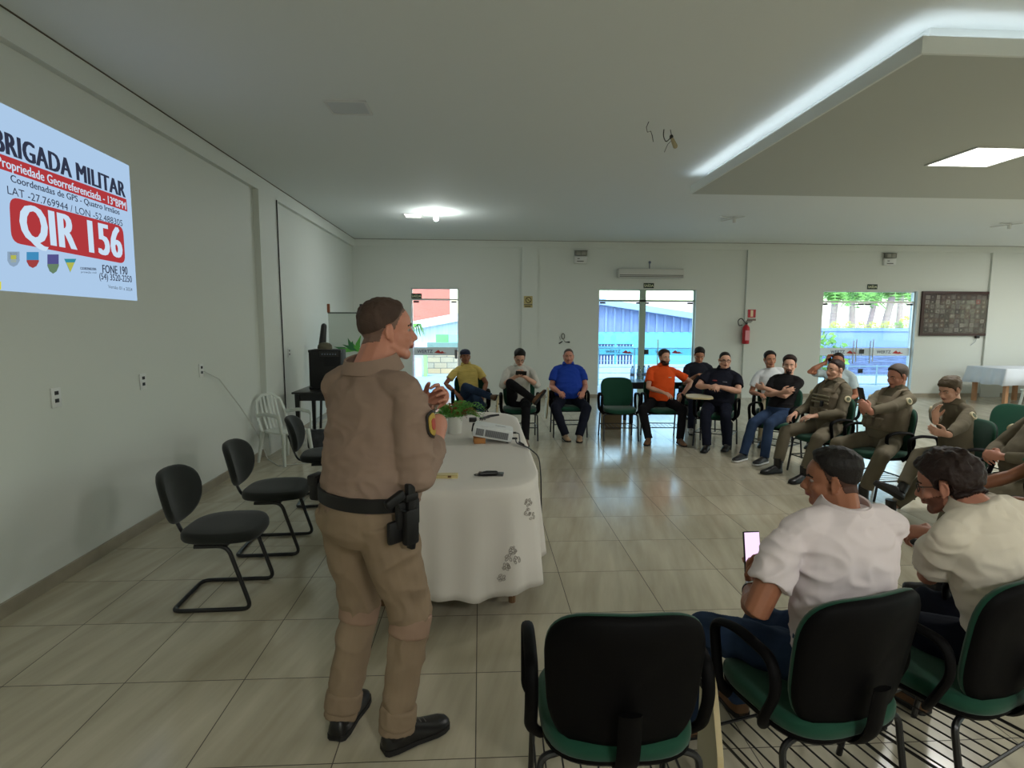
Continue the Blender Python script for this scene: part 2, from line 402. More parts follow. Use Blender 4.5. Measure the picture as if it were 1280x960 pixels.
lampm = emit('led_panel', (255, 255, 248), 5.0)
lamp_frame = M('panel_frame', (214, 216, 212), .5)
def panel_lamp(x, y, w_, h_, z, label, on=True, e=40, group=None):
    r = empty('ceiling_light', (x, y, z), 0, label, 'ceiling light', group)
    f = MB(); t = .02
    for a, b in [((-w_/2-t, -h_/2-t, -.012), (w_/2+t, -h_/2, 0)), ((-w_/2-t, h_/2, -.012), (w_/2+t, h_/2+t, 0)), ((-w_/2-t, -h_/2, -.012), (-w_/2, h_/2, 0)), ((w_/2, -h_/2, -.012), (w_/2+t, h_/2, 0))]: f.box(a, b)
    f.build('frame', lamp_frame, r, smooth=False)
    g = MB(); g.box((-w_/2, -h_/2, -.006), (w_/2, h_/2, 0)); g.build('diffuser', lampm if on else M('unlit_diffuser', (196, 200, 200), .5), r, smooth=False)
    if on:
        l = area('panel_glow', (x, y, z-.02), w_, e, (1, 1, .97), sizey=h_); l.parent = None
    return r
HC = H
p = fl(1157, 206, IZ); q = fl(1225, 183, IZ)
panel_lamp(p.x+.31, (p.y+q.y)/2, .6, p.y-q.y-.02, IZ, 'large lit square LED panel in the dropped ceiling island', e=45)
mid = fl(436, 134, H); panel_lamp(mid.x, mid.y, .30, .27, H, 'unlit square ceiling panel with grey rim above the projected slide end', on=False)
mid = (fl(505, 266, H)+fl(527, 272, H))/2; panel_lamp(mid.x, mid.y, .25, .30, H, 'small lit square panel on the ceiling beside the bare bulb', e=8)
# unseen LED panels added behind and beside the camera to brighten the hall
for x, y, g in [(8.3, 5.2, IZ), (1.6, -2.4, H), (6.2, -2.2, H), (10.5, 1.5, H), (12.8, 4.5, H), (12.8, 9.5, H)]:
    panel_lamp(x, y, .6, .6, g, 'unseen square LED panel added as fill light for the hall', e=80, group='added fill light panels out of view')
# LED strips lying on the lip of the island
stripm = emit('led_strip', (225, 238, 255), 4)
sr = empty('cove_light_strip', ((IX0+IX1)/2, (IY0+IY1)/2, IZ+.012), 0, 'cold white LED strip glowing along the rim of the dropped ceiling', 'light strip')
for a, b in [((IX0+.05, IY0+.04), (IX1-.05, IY0+.055)), ((IX0+.04, IY0+.05), (IX0+.055, IY1-.05)), ((IX0+.05, IY1-.055), (IX1-.05, IY1-.04))]:
    g = MB(); cx, cy = (IX0+IX1)/2, (IY0+IY1)/2
    g.box((a[0]-cx, a[1]-cy, 0), (b[0]-cx, b[1]-cy, .012)); g.build('strip', stripm, sr, smooth=False)
cov = area('cove_glow', (IX0+.05, (IY0+IY1)/2, IZ+.09), .03, 1.3, (.85, .93, 1), rot=(PI, 0, 0), sizey=IY1-IY0-.2)
cov = area('cove_glow', ((IX0+IX1)/2, IY0+.05, IZ+.09), IX1-IX0-.2, 2.4, (.85, .93, 1), rot=(PI, 0, 0), sizey=.03)
# bare bulb
bp_ = fl(545, 265, H); r = empty('ceiling_bulb', bp_, 0, 'bare glowing LED bulb on a round white ceiling rose', 'light bulb')
g = MB(); g.lathe([(.0, 0), (.055, 0), (.055, -.012), (.03, -.03), (.022, -.05), (0, -.05)], None); g.build('ceiling_rose', lamp_frame, r)
g = MB(); g.lathe([(.0, -.05), (.018, -.05), (.03, -.075), (.04, -.10), (.036, -.125), (.018, -.142), (0, -.145)]); g.build('bulb', emit('bulb_glow', (240, 250, 255), 22), r)
l = bpy.data.lights.new('bulb_light', 'POINT'); l.energy = 16; l.shadow_soft_size = .05; l.color = (.94, 1, .98); o = bpy.data.objects.new('bulb_light', l); COL.objects.link(o); o.location = bp_+Vector((0, 0, -.22))
# bare fittings on the far ceiling
for (px, py, lab) in [(918, 271, 'bare ceiling lamp bracket with crossed arms beyond the island'), (1262, 279, 'bare ceiling lamp bracket beyond the island, near the right edge')]:
    q = fl(px, py, H); r = empty('lamp_bracket', q, .4, lab, 'ceiling fitting', None)
    g = MB(); g.box((-.30, -.015, -.03), (.02, .015, -.018)); g.box((-.02, -.2, -.035), (.02, .28, -.023)); g.build('arm', lamp_frame, r, smooth=False)
    g = MB(); g.lathe([(0, 0), (.03, 0), (.03, -.05), (.024, -.1), (0, -.1)]); g.build('socket', lamp_frame, r)
q = fl(811, 152, H); r = empty('hanging_wire', q, 0, 'thin dark loose wire end poking from a hole in the ceiling', 'wire')
g = MB(); g.tube([(0, 0, 0), (-.02, 0, -.05), (-.01, .0, -.09), (.02, 0, -.08), (.035, 0, -.12), (.045, 0, -.17)], .003, darkm, 6)
g.build('wire', darkm, r)
q = fl(838, 162, H); r = empty('lamp_socket', q, 0, 'loose lamp socket dangling on black wire from the ceiling', 'lamp socket')
g = MB(); g.tube(fillet([(-.06, 0, 0), (-.065, 0, -.06), (-.04, 0, -.11), (-.01, 0, -.09), (.01, 0, -.06)], .03), .0045, darkm, 8); g.ell((.012, 0, -.065), (.018, .014, .022), darkm); g.tube([(0, 0, 0), (.012, 0, -.05)], .003, darkm, 6)
g.tube([(.02, 0, -.09), (-.02, 0, -.13), (-.05, 0, -.2)], .003, M('grey_wire', (130, 135, 138), .5), 6); g.build('wire', darkm, r)
g = MB(); g.cap([(.02, 0, -.085), (.05, 0, -.145)], [.016, .022], M('beige_socket', (170, 158, 125), .5)); g.build('socket', M('beige_socket', (170, 158, 125), .5), r)

# ---------------------------------------------------------------- what stands outside the doors
def ext(name, mb, mat, label, cat): o = mb.build(name, mat, smooth=False); tag(o, label, cat); return o
grd = MB(); grd.box((-30, YB+.2, -.3), (40, 70, -.06)); struct(grd.build('ground', M('concrete_yard', (170, 180, 190), .8, var=(3, .08)), smooth=False))
# metal shed with sloping roof behind the left and middle doors
SY = 24.0
def ez(px, py, Y=SY): return aY(px, py, Y)
shed = empty('metal_shed', (ez(810, 500).x, SY, 0), 0, 'long pale blue grey metal shed with sloping roof edge beyond the middle door', 'shed')
def P0(mb, pts, y0, y1, m=None):   # polygon in xz
    T = Matrix(((1, 0, 0, 0), (0, 0, 1, 0), (0, 1, 0, 0), (0, 0, 0, 1))); mb.prism(pts, y0, y1, m, T)
ox = shed.location.x
sid = M('corrugated_siding', (118, 138, 182), .6, stretch=(1, 1, .05), var=(6, .1))
g = MB(); pts = [(ez(742, 500), 0)]
xa, xb = ez(735, 370).x-ox, ez(905, 400).x-ox; za, zm = ez(760, 382).z, ez(880, 402).z
zs_ = ez(760, 415).z; P0(g, [(xa, zs_), (xb, zs_), (xb, zm-.1), (xa, za+.1)], 0, .2)
x = xa
while x < xb: g.box((x, -.10, zs_), (x+.09, 0, za+(zm-za)*(x-xa)/(xb-xa)+.02)); x += .36
g.build('siding', sid, shed, smooth=False)
g = MB(); P0(g, [(xa, za+.1), (xb, zm-.1), (xb, zm+.15), (xa, za+.35)], -.4, .3); g.build('roof_edge', M('roof_edge_blue', (150, 175, 205), .6), shed, smooth=False)
g = MB(); g.box((xa, -.05, -.3), (xb, .25, zs_)); g.build('lower_wall', M('cyan_plaster', (105, 190, 208), .8, var=(2, .05)), shed, smooth=False)
wx0, wx1 = ez(748, 430).x-ox, ez(790, 430).x-ox; wz0, wz1 = ez(760, 459).z, ez(760, 443).z
for (a, b, z0, z1) in [(wx0-.3, (wx0+wx1)/2-.05, wz0, wz1), ((wx0+wx1)/2+.05, wx1, wz0, wz1), (wx0-.3, (wx0+wx1)/2-.05, ez(760, 432.5).z, ez(760, 430).z), ((wx0+wx1)/2+.05, wx1, ez(760, 432.5).z, ez(760, 430).z)]:
    g = MB(); g.box((a, -.09, z0), (b, -.06, z1), M('dark_opening', (60, 80, 120), .6)); x = a
    while x < b: g.box((x, -.12, z0), (x+.035, -.09, z1), M('white_bars', (215, 228, 238), .5)); x += .13
    g.box((a, -.12, z1-.05), (b, -.09, z1), M('dark_opening', (60, 80, 120), .6)); g.build('window', None, shed, smooth=False)
# building behind the shed, seen in the strip over the roof
g = MB(); q = aY(810, 366, 45); g.box((q.x-4.5, 45, 0), (q.x+7.5, 46, q.z-.7)); ext('distant_house', g, M('pale_plaster', (228, 214, 214), .8), 'pale pink house far behind the metal shed', 'house')
# railing in front of the middle door
RYL = YB+3.0
rail = empty('handrail', (aY(810, 500, RYL).x, RYL, 0), 0, 'grey metal railing outside the middle glass door', 'railing')
g = MB(); ox = rail.location.x; m_ = M('painted_steel', (130, 165, 175), .5)
for py in (435, 451, 459, 466, 474): z = aY(810, py, RYL).z; g.tube([(aY(740, py, RYL).x-ox, 0, z), (aY(880, py, RYL).x-ox, 0, z)], .016 if py < 440 else .009, m_, 6)
g.build('rail', m_, rail)
for px in (748, 793, 870):
    g = MB(); z = aY(810, 435, RYL).z; x = aY(px, 450, RYL).x-ox; g.tube([(x, 0, -.06), (x, 0, z)], .022, m_, 8); g.build('post', m_, rail)
# red building, gabled white roof, block wall behind the left door
g = MB(); a, b = aY(505, 400, 40), aY(568, 352, 40); g.box((a.x-3, 40, 0), (aY(562, 400, 40).x, 41, b.z+2)); red = ext('red_building', g, M('coral_brick', (206, 112, 98), .8, var=(1.5, .06)), 'coral red brick building rising beyond the left door', 'building')
for (x0, x1, y0, y1) in [(520, 528, 362, 370), (545, 553, 362, 370)]: pass
gh = empty('gabled_shed', (aY(550, 410, 30).x, 30, 0), 0, 'small white shed with pale gable roof beyond the left door', 'shed'); ox = gh.location.x
g = MB(); A, B, C_ = aY(500, 405, 30), aY(620, 383, 30), aY(500, 425, 30)
P0(g, [(A.x-ox, -.3), (B.x-ox, -.3), (B.x-ox, B.z-.35), (A.x-ox, A.z-.35)], 0, .3); g.build('siding', M('white_siding', (200, 208, 216), .7, stretch=(1, 1, .05), var=(9, .12)), gh, smooth=False)
g = MB(); P0(g, [(A.x-ox, A.z-.4), (B.x-ox, B.z-.4), (B.x-ox, B.z), (A.x-ox, A.z)], -.5, .5); g.build('roof', M('white_roof', (230, 236, 238), .6), gh, smooth=False)
g = MB(); A, B = aY(545, 418, 29), aY(560, 430, 29); g.box((A.x, 28.9, 0), (B.x+.1, 29.1, A.z)); ext('green_board', g, M('leaf_green', (110, 205, 110), .6), 'bright green board standing before the white shed', 'board')
g = MB(); A, B = aY(561, 418, 28.5), aY(576, 430, 28.5); g.box((A.x, 28.4, 0), (B.x, 28.6, A.z)); ext('turquoise_board', g, M('turquoise', (150, 228, 205), .6), 'pale turquoise board beside the bright green board', 'board')
BW = 19.5; A, B = aY(534, 426, BW), aY(590, 478, BW)
bw = empty('block_wall', (A.x, BW, -.06), 0, 'low wall of bare orange grey concrete blocks outside the left door', 'wall')
blk = bpy.data.materials.new('concrete_blocks'); blk.use_nodes = True; nt = blk.node_tree; bt = nt.nodes.new('ShaderNodeTexBrick'); bt.inputs['Scale'].default_value = 1
bt.inputs['Brick Width'].default_value = .44; bt.inputs['Row Height'].default_value = .19; bt.inputs['Mortar Size'].default_value = .012
bt.inputs['Color1'].default_value = lin((198, 170, 132)); bt.inputs['Color2'].default_value = lin((172, 160, 140)); bt.inputs['Mortar'].default_value = lin((110, 105, 98))
tc = nt.nodes.new('ShaderNodeTexCoord'); mp = nt.nodes.new('ShaderNodeMapping'); mp.inputs['Rotation'].default_value = (PI/2, 0, 0); nt.links.new(tc.outputs['Object'], mp.inputs[0]); nt.links.new(mp.outputs[0], bt.inputs[0]); nt.links.new(bt.outputs[0], nt.nodes['Principled BSDF'].inputs['Base Color'])
g = MB(); hh = aY(550, 436, BW).z; g.box((0, 0, 0), (B.x-A.x, .2, hh)); g.build('blocks', blk, bw, smooth=False)
g = MB(); g.box((0, -.03, hh), (B.x-A.x, .23, A.z)); g.build('coping_beam', M('grey_green_beam', (118, 142, 136), .8), bw, smooth=False)
g = MB(); A, B = aY(500, 440, 18.5), aY(528, 478, 18.5); g.box((A.x-1, 18.5, -.1), (B.x, 18.6, A.z-.2)); ext('pale_fence', g, M('pale_mint', (190, 232, 228), .7), 'pale mint panel outside the left door', 'panel')
g = MB(); A, B = aY(529, 444, 18.5), aY(534, 470, 18.5); g.box((A.x, 18.5, -.1), (B.x, 18.6, A.z)); ext('green_post', g, M('lime_green', (150, 225, 120), .6), 'lime green post beside the concrete block wall', 'post')
# blue wall, steps, palms behind the right door
WY = 22.0; A, B = aY(1010, 410, WY), aY(1143, 445, WY)
g = MB(); g.box((A.x-2, WY, -.3), (B.x+.5, WY+.3, A.z)); g.box((A.x-2, WY-.05, A.z-.12), (B.x+.5, WY+.35, A.z)); ext('blue_wall', g, M('blue_plaster', (125, 152, 205), .8, var=(1.2, .06)), 'long blue grey garden wall seen through the right glass door', 'wall')
g = MB()
for i in range(6):
    g.box((A.x-1, WY-3.0+.45*i, -.3), (B.x+1, WY-.08, .05+.14*i))
ext('garden_steps', g, M('stone_steps', (95, 112, 150), .9, stretch=(1, 1, 8), var=(4, .4)), 'row of grey blue stone steps below the garden wall', 'steps')
leafm = M('palm_leaf', (110, 160, 70), .6, var=(5, .3)); trunkm = M('palm_trunk', (168, 140, 140), .8, stretch=(1, 1, 6), var=(4, .2))
def palm(px, Y, lean, lab, hpy=372, sc=1.0):
    b_ = aY(px, 400, Y); top = aY(px, hpy, Y).z; r = empty('palm_tree', (b_.x, Y, -.3), 0, lab, 'palm', 'palms beyond the garden wall')
    g = MB(); g.tube([(0, 0, 0), (lean*.3, 0, top*.5), (lean, 0, top+.3)], [.26*sc, .2*sc, .17*sc], trunkm, 10); g.build('trunk', trunkm, r)
    g = MB(); rnd = random.Random(px)
    for i in range(16):
        a = 2*PI*i/16+rnd.random()*.3; L = (2.2+rnd.random()*.6)*sc; up = .5+rnd.random()*.7; prev = []
        pts = [Vector((lean, 0, top+.2))+Vector((math.cos(a)*L*t, math.sin(a)*L*t, up*math.sin(t*2.6)*L*.45-t*t*L*.35)) for t in (0, .2, .4, .6, .8, 1)]
        side = Vector((-math.sin(a), math.cos(a), 0))
        for j in range(5):
            for k in range(4):
                c_ = pts[j].lerp(pts[j+1], k/4); l_ = .5*sc*(1-.12*j)
                for sg in (-1, 1): g.add([c_, c_+side*sg*l_+Vector((0, 0, -.35*l_)), c_+(pts[j+1]-pts[j]).normalized()*.09], [(0, 1, 2)])
        g.tube(pts, .02, None, 4)
    g.build('fronds', leafm, r, smooth=False)
palm(1040, 27, .1, 'palm with a slim pink grey trunk beyond the blue garden wall', 372, .8)
palm(1066, 30, -.1, 'palm with a slim pink grey trunk beyond the blue garden wall', 370, .8)
palm(1083, 34, .5, 'palm with a slim pink grey trunk beyond the blue garden wall', 372, .8)
palm(1101, 26, .5, 'palm with a slim pink grey trunk beyond the blue garden wall', 366, .8)
palm(1124, 31, .0, 'palm with a slim pink grey trunk beyond the blue garden wall', 366, .8)
def bush(x, Y, z, s, mat, lab):
    g = MB(); rnd = random.Random(int(x*100))
    for i in range(260):
        d = Vector((rnd.gauss(0, 1), rnd.gauss(0, .6), rnd.gauss(0, 1))).normalized()*s*rnd.uniform(.5, 1); c_ = Vector((0, 0, s*.8))+d; e1 = Vector((rnd.gauss(0, 1), rnd.gauss(0, 1), rnd.gauss(0, 1))).normalized()*s*.16; e2 = e1.orthogonal().normalized()*s*.07
        g.add([c_-e1, c_+e2, c_+e1, c_-e2], [(0, 1, 2, 3)])
    for i in range(6):
        a = i*PI/3; g.tube([(0, 0, -z-.05), (0, 0, s*.2), (math.cos(a)*s*.4, math.sin(a)*s*.3, s*.9)], .015, None, 4)
    o = g.build('garden_shrub', mat, smooth=False); o.location = (x, Y, z); tag(o, lab, 'shrub', 'shrubs over the garden wall')
for px in (1044, 1060, 1076, 1092, 1108, 1122, 1136):
    q = aY(px, 409, WY+.9); bush(q.x, WY+.9, q.z-.2, .26 if px < 1125 else .4, leafm if px % 4 else M('yellow_leaf', (190, 200, 70), .6, var=(5, .2)), 'leafy shrub growing above the blue garden wall')
q = aY(1027, 430, WY-3.8); bush(q.x, WY-3.8, -.06, .85, leafm, 'leafy green shrub in front of the blue wall')
q = aY(517, 412, 15.5)
pf = empty('hanging_plant', (q.x, 15.5, -.06), 0, 'green plant with drooping fronds just outside the left glass door', 'plant'); g = MB(); rnd = random.Random(8)
g.tube([(0, 0, 0), (0, 0, q.z)], .02, None, 6); g.build('stem', trunkm, pf); g = MB()
for i in range(20):
    a = rnd.random()*2*PI; L = rnd.uniform(.25, .5); d = Vector((math.cos(a), math.sin(a)*.6, 0)); sd = Vector((-d.y, d.x, 0)); b0 = Vector((0, 0, q.z+.1)); g.add([b0, b0+d*L*.5+sd*.05+Vector((0, 0, .12)), b0+d*L+Vector((0, 0, -.25)), b0+d*L*.5-sd*.05+Vector((0, 0, .12))], [(0, 1, 2, 3)])
g.build('fronds', leafm, pf, smooth=False)
hs = empty('hillside_house', (aY(1090, 380, 50).x, 50, 0), 0, 'cream building glowing in sunlight behind the palms', 'building')
g = MB(); z_ = aY(1090, 368, 50).z; g.box((-12, 0, -.3), (14, 1, z_)); g.build('facade', M('cream_plaster', (238, 222, 200), .8), hs, smooth=False)
g = MB(); g.box((-12.3, -.3, z_), (14.3, 1.2, z_+.35)); g.build('eaves', M('eaves_brown', (190, 160, 140), .8), hs, smooth=False)
# rail outside the right door
g = MB(); rail3 = empty('handrail', (aY(1090, 500, RYL).x, RYL, 0), 0, 'pale metal railing outside the right glass door', 'railing'); ox = rail3.location.x
for py in (462, 473, 484): z = aY(1090, py-4, RYL).z; g.tube([(aY(1020, py, RYL).x-ox, 0, z), (aY(1150, py, RYL).x-ox, 0, z)], .013, m_, 6)
g.build('rail', m_, rail3)
for px in (1060, 1097, 1140):
    g = MB(); z = aY(1090, 456, RYL).z; x = aY(px, 450, RYL).x-ox; g.tube([(x, 0, -.06), (x, 0, z)], .02, m_, 8); g.build('post', m_, rail3)

# ---------------------------------------------------------------- things on the walls
white_pl = M('white_plastic', (222, 224, 222), .35)
dark_hole = M('dark_socket', (40, 40, 40), .6)
def outlet(px, py, lab, X=XL-.02, lit=False):
    q = aX(px, py, X); r = empty('wall_outlet', q, 0, lab, 'outlet')
    g = MB(); g.rbox((.005, 0, 0), (.01, .085, .13), .004); g.build('cover_plate', white_pl, r)
    for z in (.03, -.02): g = MB(); g.rbox((.011, 0, z), (.004, .035, .025), .002); g.build('socket', dark_hole if not lit else greyp, r)
    return r, q
outlet(69, 497, 'white wall outlet nearest the camera, under the projected slide'); outlet(178, 477, 'white wall outlet in the middle of the left wall row')
ro, oq = outlet(251, 463, 'white wall outlet with a thin cable plugged in')
outlet(361, 441, 'white light switch on the far left wall by the amplifier')
g = MB(); e = fl(352, 585, .0); a = oq+Vector((.03, 0, -.01))
g.tube([a, a+Vector((.03, .25, -.10)), a+Vector((.04, .7, -.45)), a+Vector((.05, 1.15, -.85)), (XL+.1, 7.1, .006), (XL+.35, 6.75, .006), (XL+.75, 6.9, .006)], .0055, None, 8)
tag(g.build('power_cable', M('pale_cable', (196, 198, 190), .5)), 'thin pale cable running from the wall outlet down to the floor', 'cable')
g = MB(); y0 = 7.99; a0 = aX(341, 242, XL-.005); b0 = aX(353, 585, XL-.005)
g.tube([(XL+.06, 7.90, H-.18), (XL+.06, 7.91, 2.2), (XL+.062, 7.93, 1.2), (XL+.06, 7.95, .03)], .008, None, 6); tag(g.build('hanging_cable', darkm), 'black cable hanging down the left wall beside the pilaster', 'cable')
# fire extinguisher and its sign
q = aY(932, 420, YB-.12); r = empty('fire_extinguisher', (q.x, YB-.13, 1.23), 0, 'red fire extinguisher with black hose mounted on the back wall', 'fire extinguisher')
redm = M('extinguisher_red', (180, 24, 40), .35, .5)
g = MB(); g.lathe([(0, 0), (.07, 0), (.078, .015), (.078, .33), (.07, .37), (.04, .41), (.022, .43), (0, .43)]); g.build('cylinder', redm, r)
g = MB(); g.box((-.02, -.02, .43), (.02, .02, .47)); g.box((-.03, -.012, .47), (.11, .012, .485)); g.box((-.02, -.012, .50), (.13, .012, .515)); g.build('valve', darkm, r, smooth=False)
g = MB(); g.tube(fillet([(-.01, 0, .45), (-.12, 0, .58), (-.20, 0, .52), (-.17, 0, .40), (-.09, 0, .42)], .08), .011, None, 8); g.build('hose', darkm, r)
g = MB(); g.box((-.05, -.083, .08), (.05, -.076, .30)); g.build('label_plate', M('pink_label', (226, 150, 160), .5), r, smooth=False)
g = MB(); g.box((-.03, .06, .2), (.03, .13, .24)); g.build('bracket', darkm, r, smooth=False)
q = aY(938.5, 392, YB-.01); r = empty('extinguisher_sign', (q.x, YB-.056, q.z), 0, 'small square red sign with pale arrow above the fire extinguisher', 'sign')
g = MB(); g.box((-.09, -.004, -.09), (.09, .0, .09)); g.build('plate', redm, r, smooth=False)
g = MB(); g.box((-.03, -.007, -.07), (.03, -.004, .075)); g.build('pictogram', M('cream_print', (235, 215, 180), .5), r, smooth=False)
g = MB(); g.box((-.10, -.004, -.16), (.10, 0, -.115)); g.build('caption_plate', M('grey_caption', (130, 115, 105), .5), r, smooth=False)
q = aY(660.5, 377, YB-.05); r = empty('no_smoking_sign', (q.x, YB-.055, q.z), 0, 'small yellow no smoking sign on the back wall pilaster', 'sign')
g = MB(); g.box((-.1, -.004, -.05), (.09, 0, .12)); g.box((-.1, -.004, -.13), (.09, 0, -.055)); g.build('plate', M('pale_yellow', (190, 176, 120), .5), r, smooth=False)
g = MB(); T = axes((0, -.006, .035), (1, 0, 0), (0, 0, 1), (0, -1, 0)); g.tube([T@Vector((.06*math.cos(a), .06*math.sin(a), 0)) for a in np.linspace(0, 2*PI, 25)[:-1]], .007, None, 6, closed=True); g.tube([T@Vector((-.04, .04, 0)), T@Vector((.04, -.04, 0))], .006, None, 6)
g.box((-.095, -.007, -.075), (.085, -.004, -.058)); g.box((-.08, -.007, -.115), (.05, -.004, -.095)); g.build('pictogram', M('brown_print', (60, 48, 20), .5), r, smooth=False)
# exit signs over the doors
signg = M('exit_green_black', (28, 48, 34), .5)
for (px, py, yy, lab) in [(811, 357, YB-.012, 'small green exit sign over the middle glass door'), (1090.5, 358.5, YB-.012, 'small green exit sign over the right glass door'), (520.5, 370, YB+.03, 'small dark exit sign hanging in the left door head')]:
    q = aY(px, py, yy); r = empty('exit_sign', (q.x, yy, q.z), 0, lab, 'sign'); ww = .11 if px > 600 else .11
    g = MB(); g.box((-ww-.005, -.004, -.055), (ww+.005, .008, .055)); g.build('plate', signg, r, smooth=False)
    text_obj('lettering', 'SAÍDA', M('pale_print', (222, 226, 190), .5), axes((0, -.006, -.028), (1, 0, 0), (0, 0, 1), (0, -1, 0)), .075, r, bold=.001)
# emergency lights
for (px, py, lab) in [(726, 321, 'emergency light box high on the wall left of the air curtain'), (1112.5, 324, 'emergency light box high on the wall above the right door')]:
    q = aY(px, py, YB-.05); r = empty('emergency_light', (q.x, YB-.01, q.z), 0, lab, 'emergency light')
    g = MB(); g.rbox((0, -.026, -.06), (.28, .07, .15), .012); g.build('housing', white_pl, r)
    g = MB(); g.rbox((0, -.045, .075), (.27, .06, .10), .01); g.box((-.15, -.05, .13), (.15, .0, .138)); g.build('lamp_head', M('grey_lamp_head', (120, 120, 112), .4), r)
    for x in (-.055, .055): g = MB(); g.rbox((x, -.078, .075), (.09, .01, .08), .004); g.build('lens', M('lamp_lens', (150, 150, 140), .25), r)
    g = MB(); g.box((-.09, -.077, -.105), (.06, -.074, -.09)); g.box((-.08, -.077, -.05), (-.03, -.074, -.035)); g.build('marking', darkm, r, smooth=False)
# air curtain
a, b = aY(772, 337, YB-.1), aY(854, 349, YB-.1); r = empty('air_curtain', ((a.x+b.x)/2, YB, (a.z+b.z)/2), 0, 'long pale air curtain unit above the middle glass door', 'air curtain')
W_ = (b.x-a.x)/2
g = MB(); g.rbox((0, -.09, .02), (2*W_, .18, .2), .03); g.build('housing', M('warm_white', (205, 205, 198), .4), r)
for z in (-.03, -.06): g = MB(); g.box((-W_+.03, -.186, z), (W_-.03, -.178, z+.014)); g.build('vent_slot', M('slot_grey', (95, 96, 92), .6), r, smooth=False)
g = MB(); g.tube([(0, -.01, .12), (0, -.01, .26)], .01, None, 6); g.ell((0, -.015, .27), (.03, .02, .03)); g.build('cable_outlet', greyp, r)
# cable loop on the wall above the man in blue
q = aY(705, 422, YB-.02); r = empty('cable_loop', (q.x, YB-.002, q.z), 0, 'coiled dark cable ends sticking out of the back wall', 'cable')
g = MB(); T = axes((0, -.01, 0), (1, 0, 0), (0, 0, 1), (0, -1, 0))
g.tube([T@Vector((-.02+.035*math.cos(t), .03+.06*math.sin(t), 0)) for t in np.linspace(0, 2*PI, 20)[:-1]], .007, None, 6, closed=True)
g.tube([T@Vector(v) for v in [(-.02, -.03, 0), (.03, -.1, 0), (.13, -.1, .01)]], [.004, .005, .018], None, 6); g.tube([T@Vector(v) for v in [(-.1, .02, 0), (-.08, -.05, 0)]], .004, None, 6); g.cap([T@Vector(v) for v in [(-.1, -.13, 0), (-.04, -.09, 0)]], .012, None, 6)
g.build('cable', darkm, r)
# photo collage in dark frame
a, b = aY(1155, 364, YB-.03), aY(1239, 420, YB-.03); cx, cz = (a.x+b.x)/2-.01, (a.z+b.z)/2; w2, h2 = (b.x-a.x)/2+.02, (a.z-b.z)/2
r = empty('framed_collage', (cx, YB-.004, cz), 0, 'wide dark framed collage of small portrait photos right of the glass door', 'picture')
g = MB(); t = .06; fm = M('dark_wood_frame', (58, 30, 28), .35)
for A, B in [((-w2, -.045, -h2), (w2, 0, -h2+t)), ((-w2, -.045, h2-t), (w2, 0, h2)), ((-w2, -.045, -h2+t), (-w2+t, 0, h2-t)), ((w2-t, -.045, -h2+t), (w2, 0, h2-t))]: g.box(A, B)
g.build('frame', fm, r, smooth=False)
g = MB(); g.box((-w2+t, -.02, -h2+t), (w2-t, -.005, h2-t)); g.build('backing', M('collage_brown', (68, 54, 52), .6), r, smooth=False)
g = MB(); rnd = random.Random(5); tones = [M('photo_%s' % n_, c_, .4) for n_, c_ in (('grey', (100, 92, 88)), ('dark', (54, 44, 44)), ('brown', (84, 66, 58)), ('pale', (120, 112, 106)), ('red', (120, 46, 50)), ('mid', (84, 76, 74)))]
nx, nz = 13, 8
for i in range(nx):
    for j in range(nz):
        x = -w2+t+.02+(2*w2-2*t-.04)*(i+.5)/nx+rnd.uniform(-.012, .012); z = -h2+t+.02+(2*h2-2*t-.04)*(j+.5)/nz+rnd.uniform(-.01, .01)
        sx_, sz_ = .042+rnd.random()*.014, .040+rnd.random()*.012; k_ = rnd.choice([0, 0, 1, 2, 3, 5, 5, 2, 1]) if rnd.random() > .03 else 4
        g.box((x-sx_, -.024, z-sz_), (x+sx_, -.02, z+sz_), tones[k_]); g.box((x-sx_*.35, -.0255, z-sz_*.5), (x+sx_*.35, -.024, z+sz_*.4), tones[rnd.choice([0, 3, 5])])
g.build('photo_prints', None, r, smooth=False)
g = MB(); g.box((-w2+t, -.031, -h2+t), (w2-t, -.028, h2-t)); g.build('glazing', clear_mat('picture_glass', (255, 255, 255), .004, .02, .03), r, smooth=False)
q = aY(1221, 421, YB-.03); r = empty('wall_box', (q.x, YB-.02, q.z), 0, 'small black box with a short cable under the framed collage', 'wall box')
g = MB(); g.rbox((0, -.02, 0), (.09, .05, .07), .01); g.build('body', darkm, r); g = MB(); g.tube([(0, -.01, -.03), (-.03, -.01, -.12), (-.14, -.01, -.2)], .004, None, 6); g.build('cable', greyp, r)

# ---------------------------------------------------------------- projected slide on the left wall
XS = XL-.02+.001
def sl(px, py): q = aX(px, py, XS); return q.y, q.z
tr, br_, tl, bl = sl(161, 207), sl(171.5, 376), sl(0, 128), sl(0, 363)
Y1 = (tr[0]+br_[0])/2; Yl = 3.40
def lerp_z(y, top):
    (ya, za), (yb, zb_) = ((tl, tr) if top else (bl, br_)); return za+(zb_-za)*(y-ya)/(yb-ya)
slide_bg = emit('slide_white', (178, 208, 240), .76); ink = emit('slide_ink', (52, 58, 78), .72); sred = emit('slide_red', (178, 58, 62), .78)
r = empty('projected_slide', (XS, (Yl+Y1)/2, lerp_z(4, False)), 0, 'bright projected slide reading QIR 156 on the left wall', 'projection')
def spoly(name, pts, mat, d=.001, d0=0):
    g = MB(); n = len(pts); V = [(d0, p[0]-r.location.y, p[1]-r.location.z) for p in pts]+[(d, p[0]-r.location.y, p[1]-r.location.z) for p in pts]
    g.add(V, [tuple(range(n-1, -1, -1)), tuple(range(n, 2*n))]+[(i, (i+1) % n, n+(i+1) % n, n+i) for i in range(n)]); return g.build(name, mat, r, smooth=False)
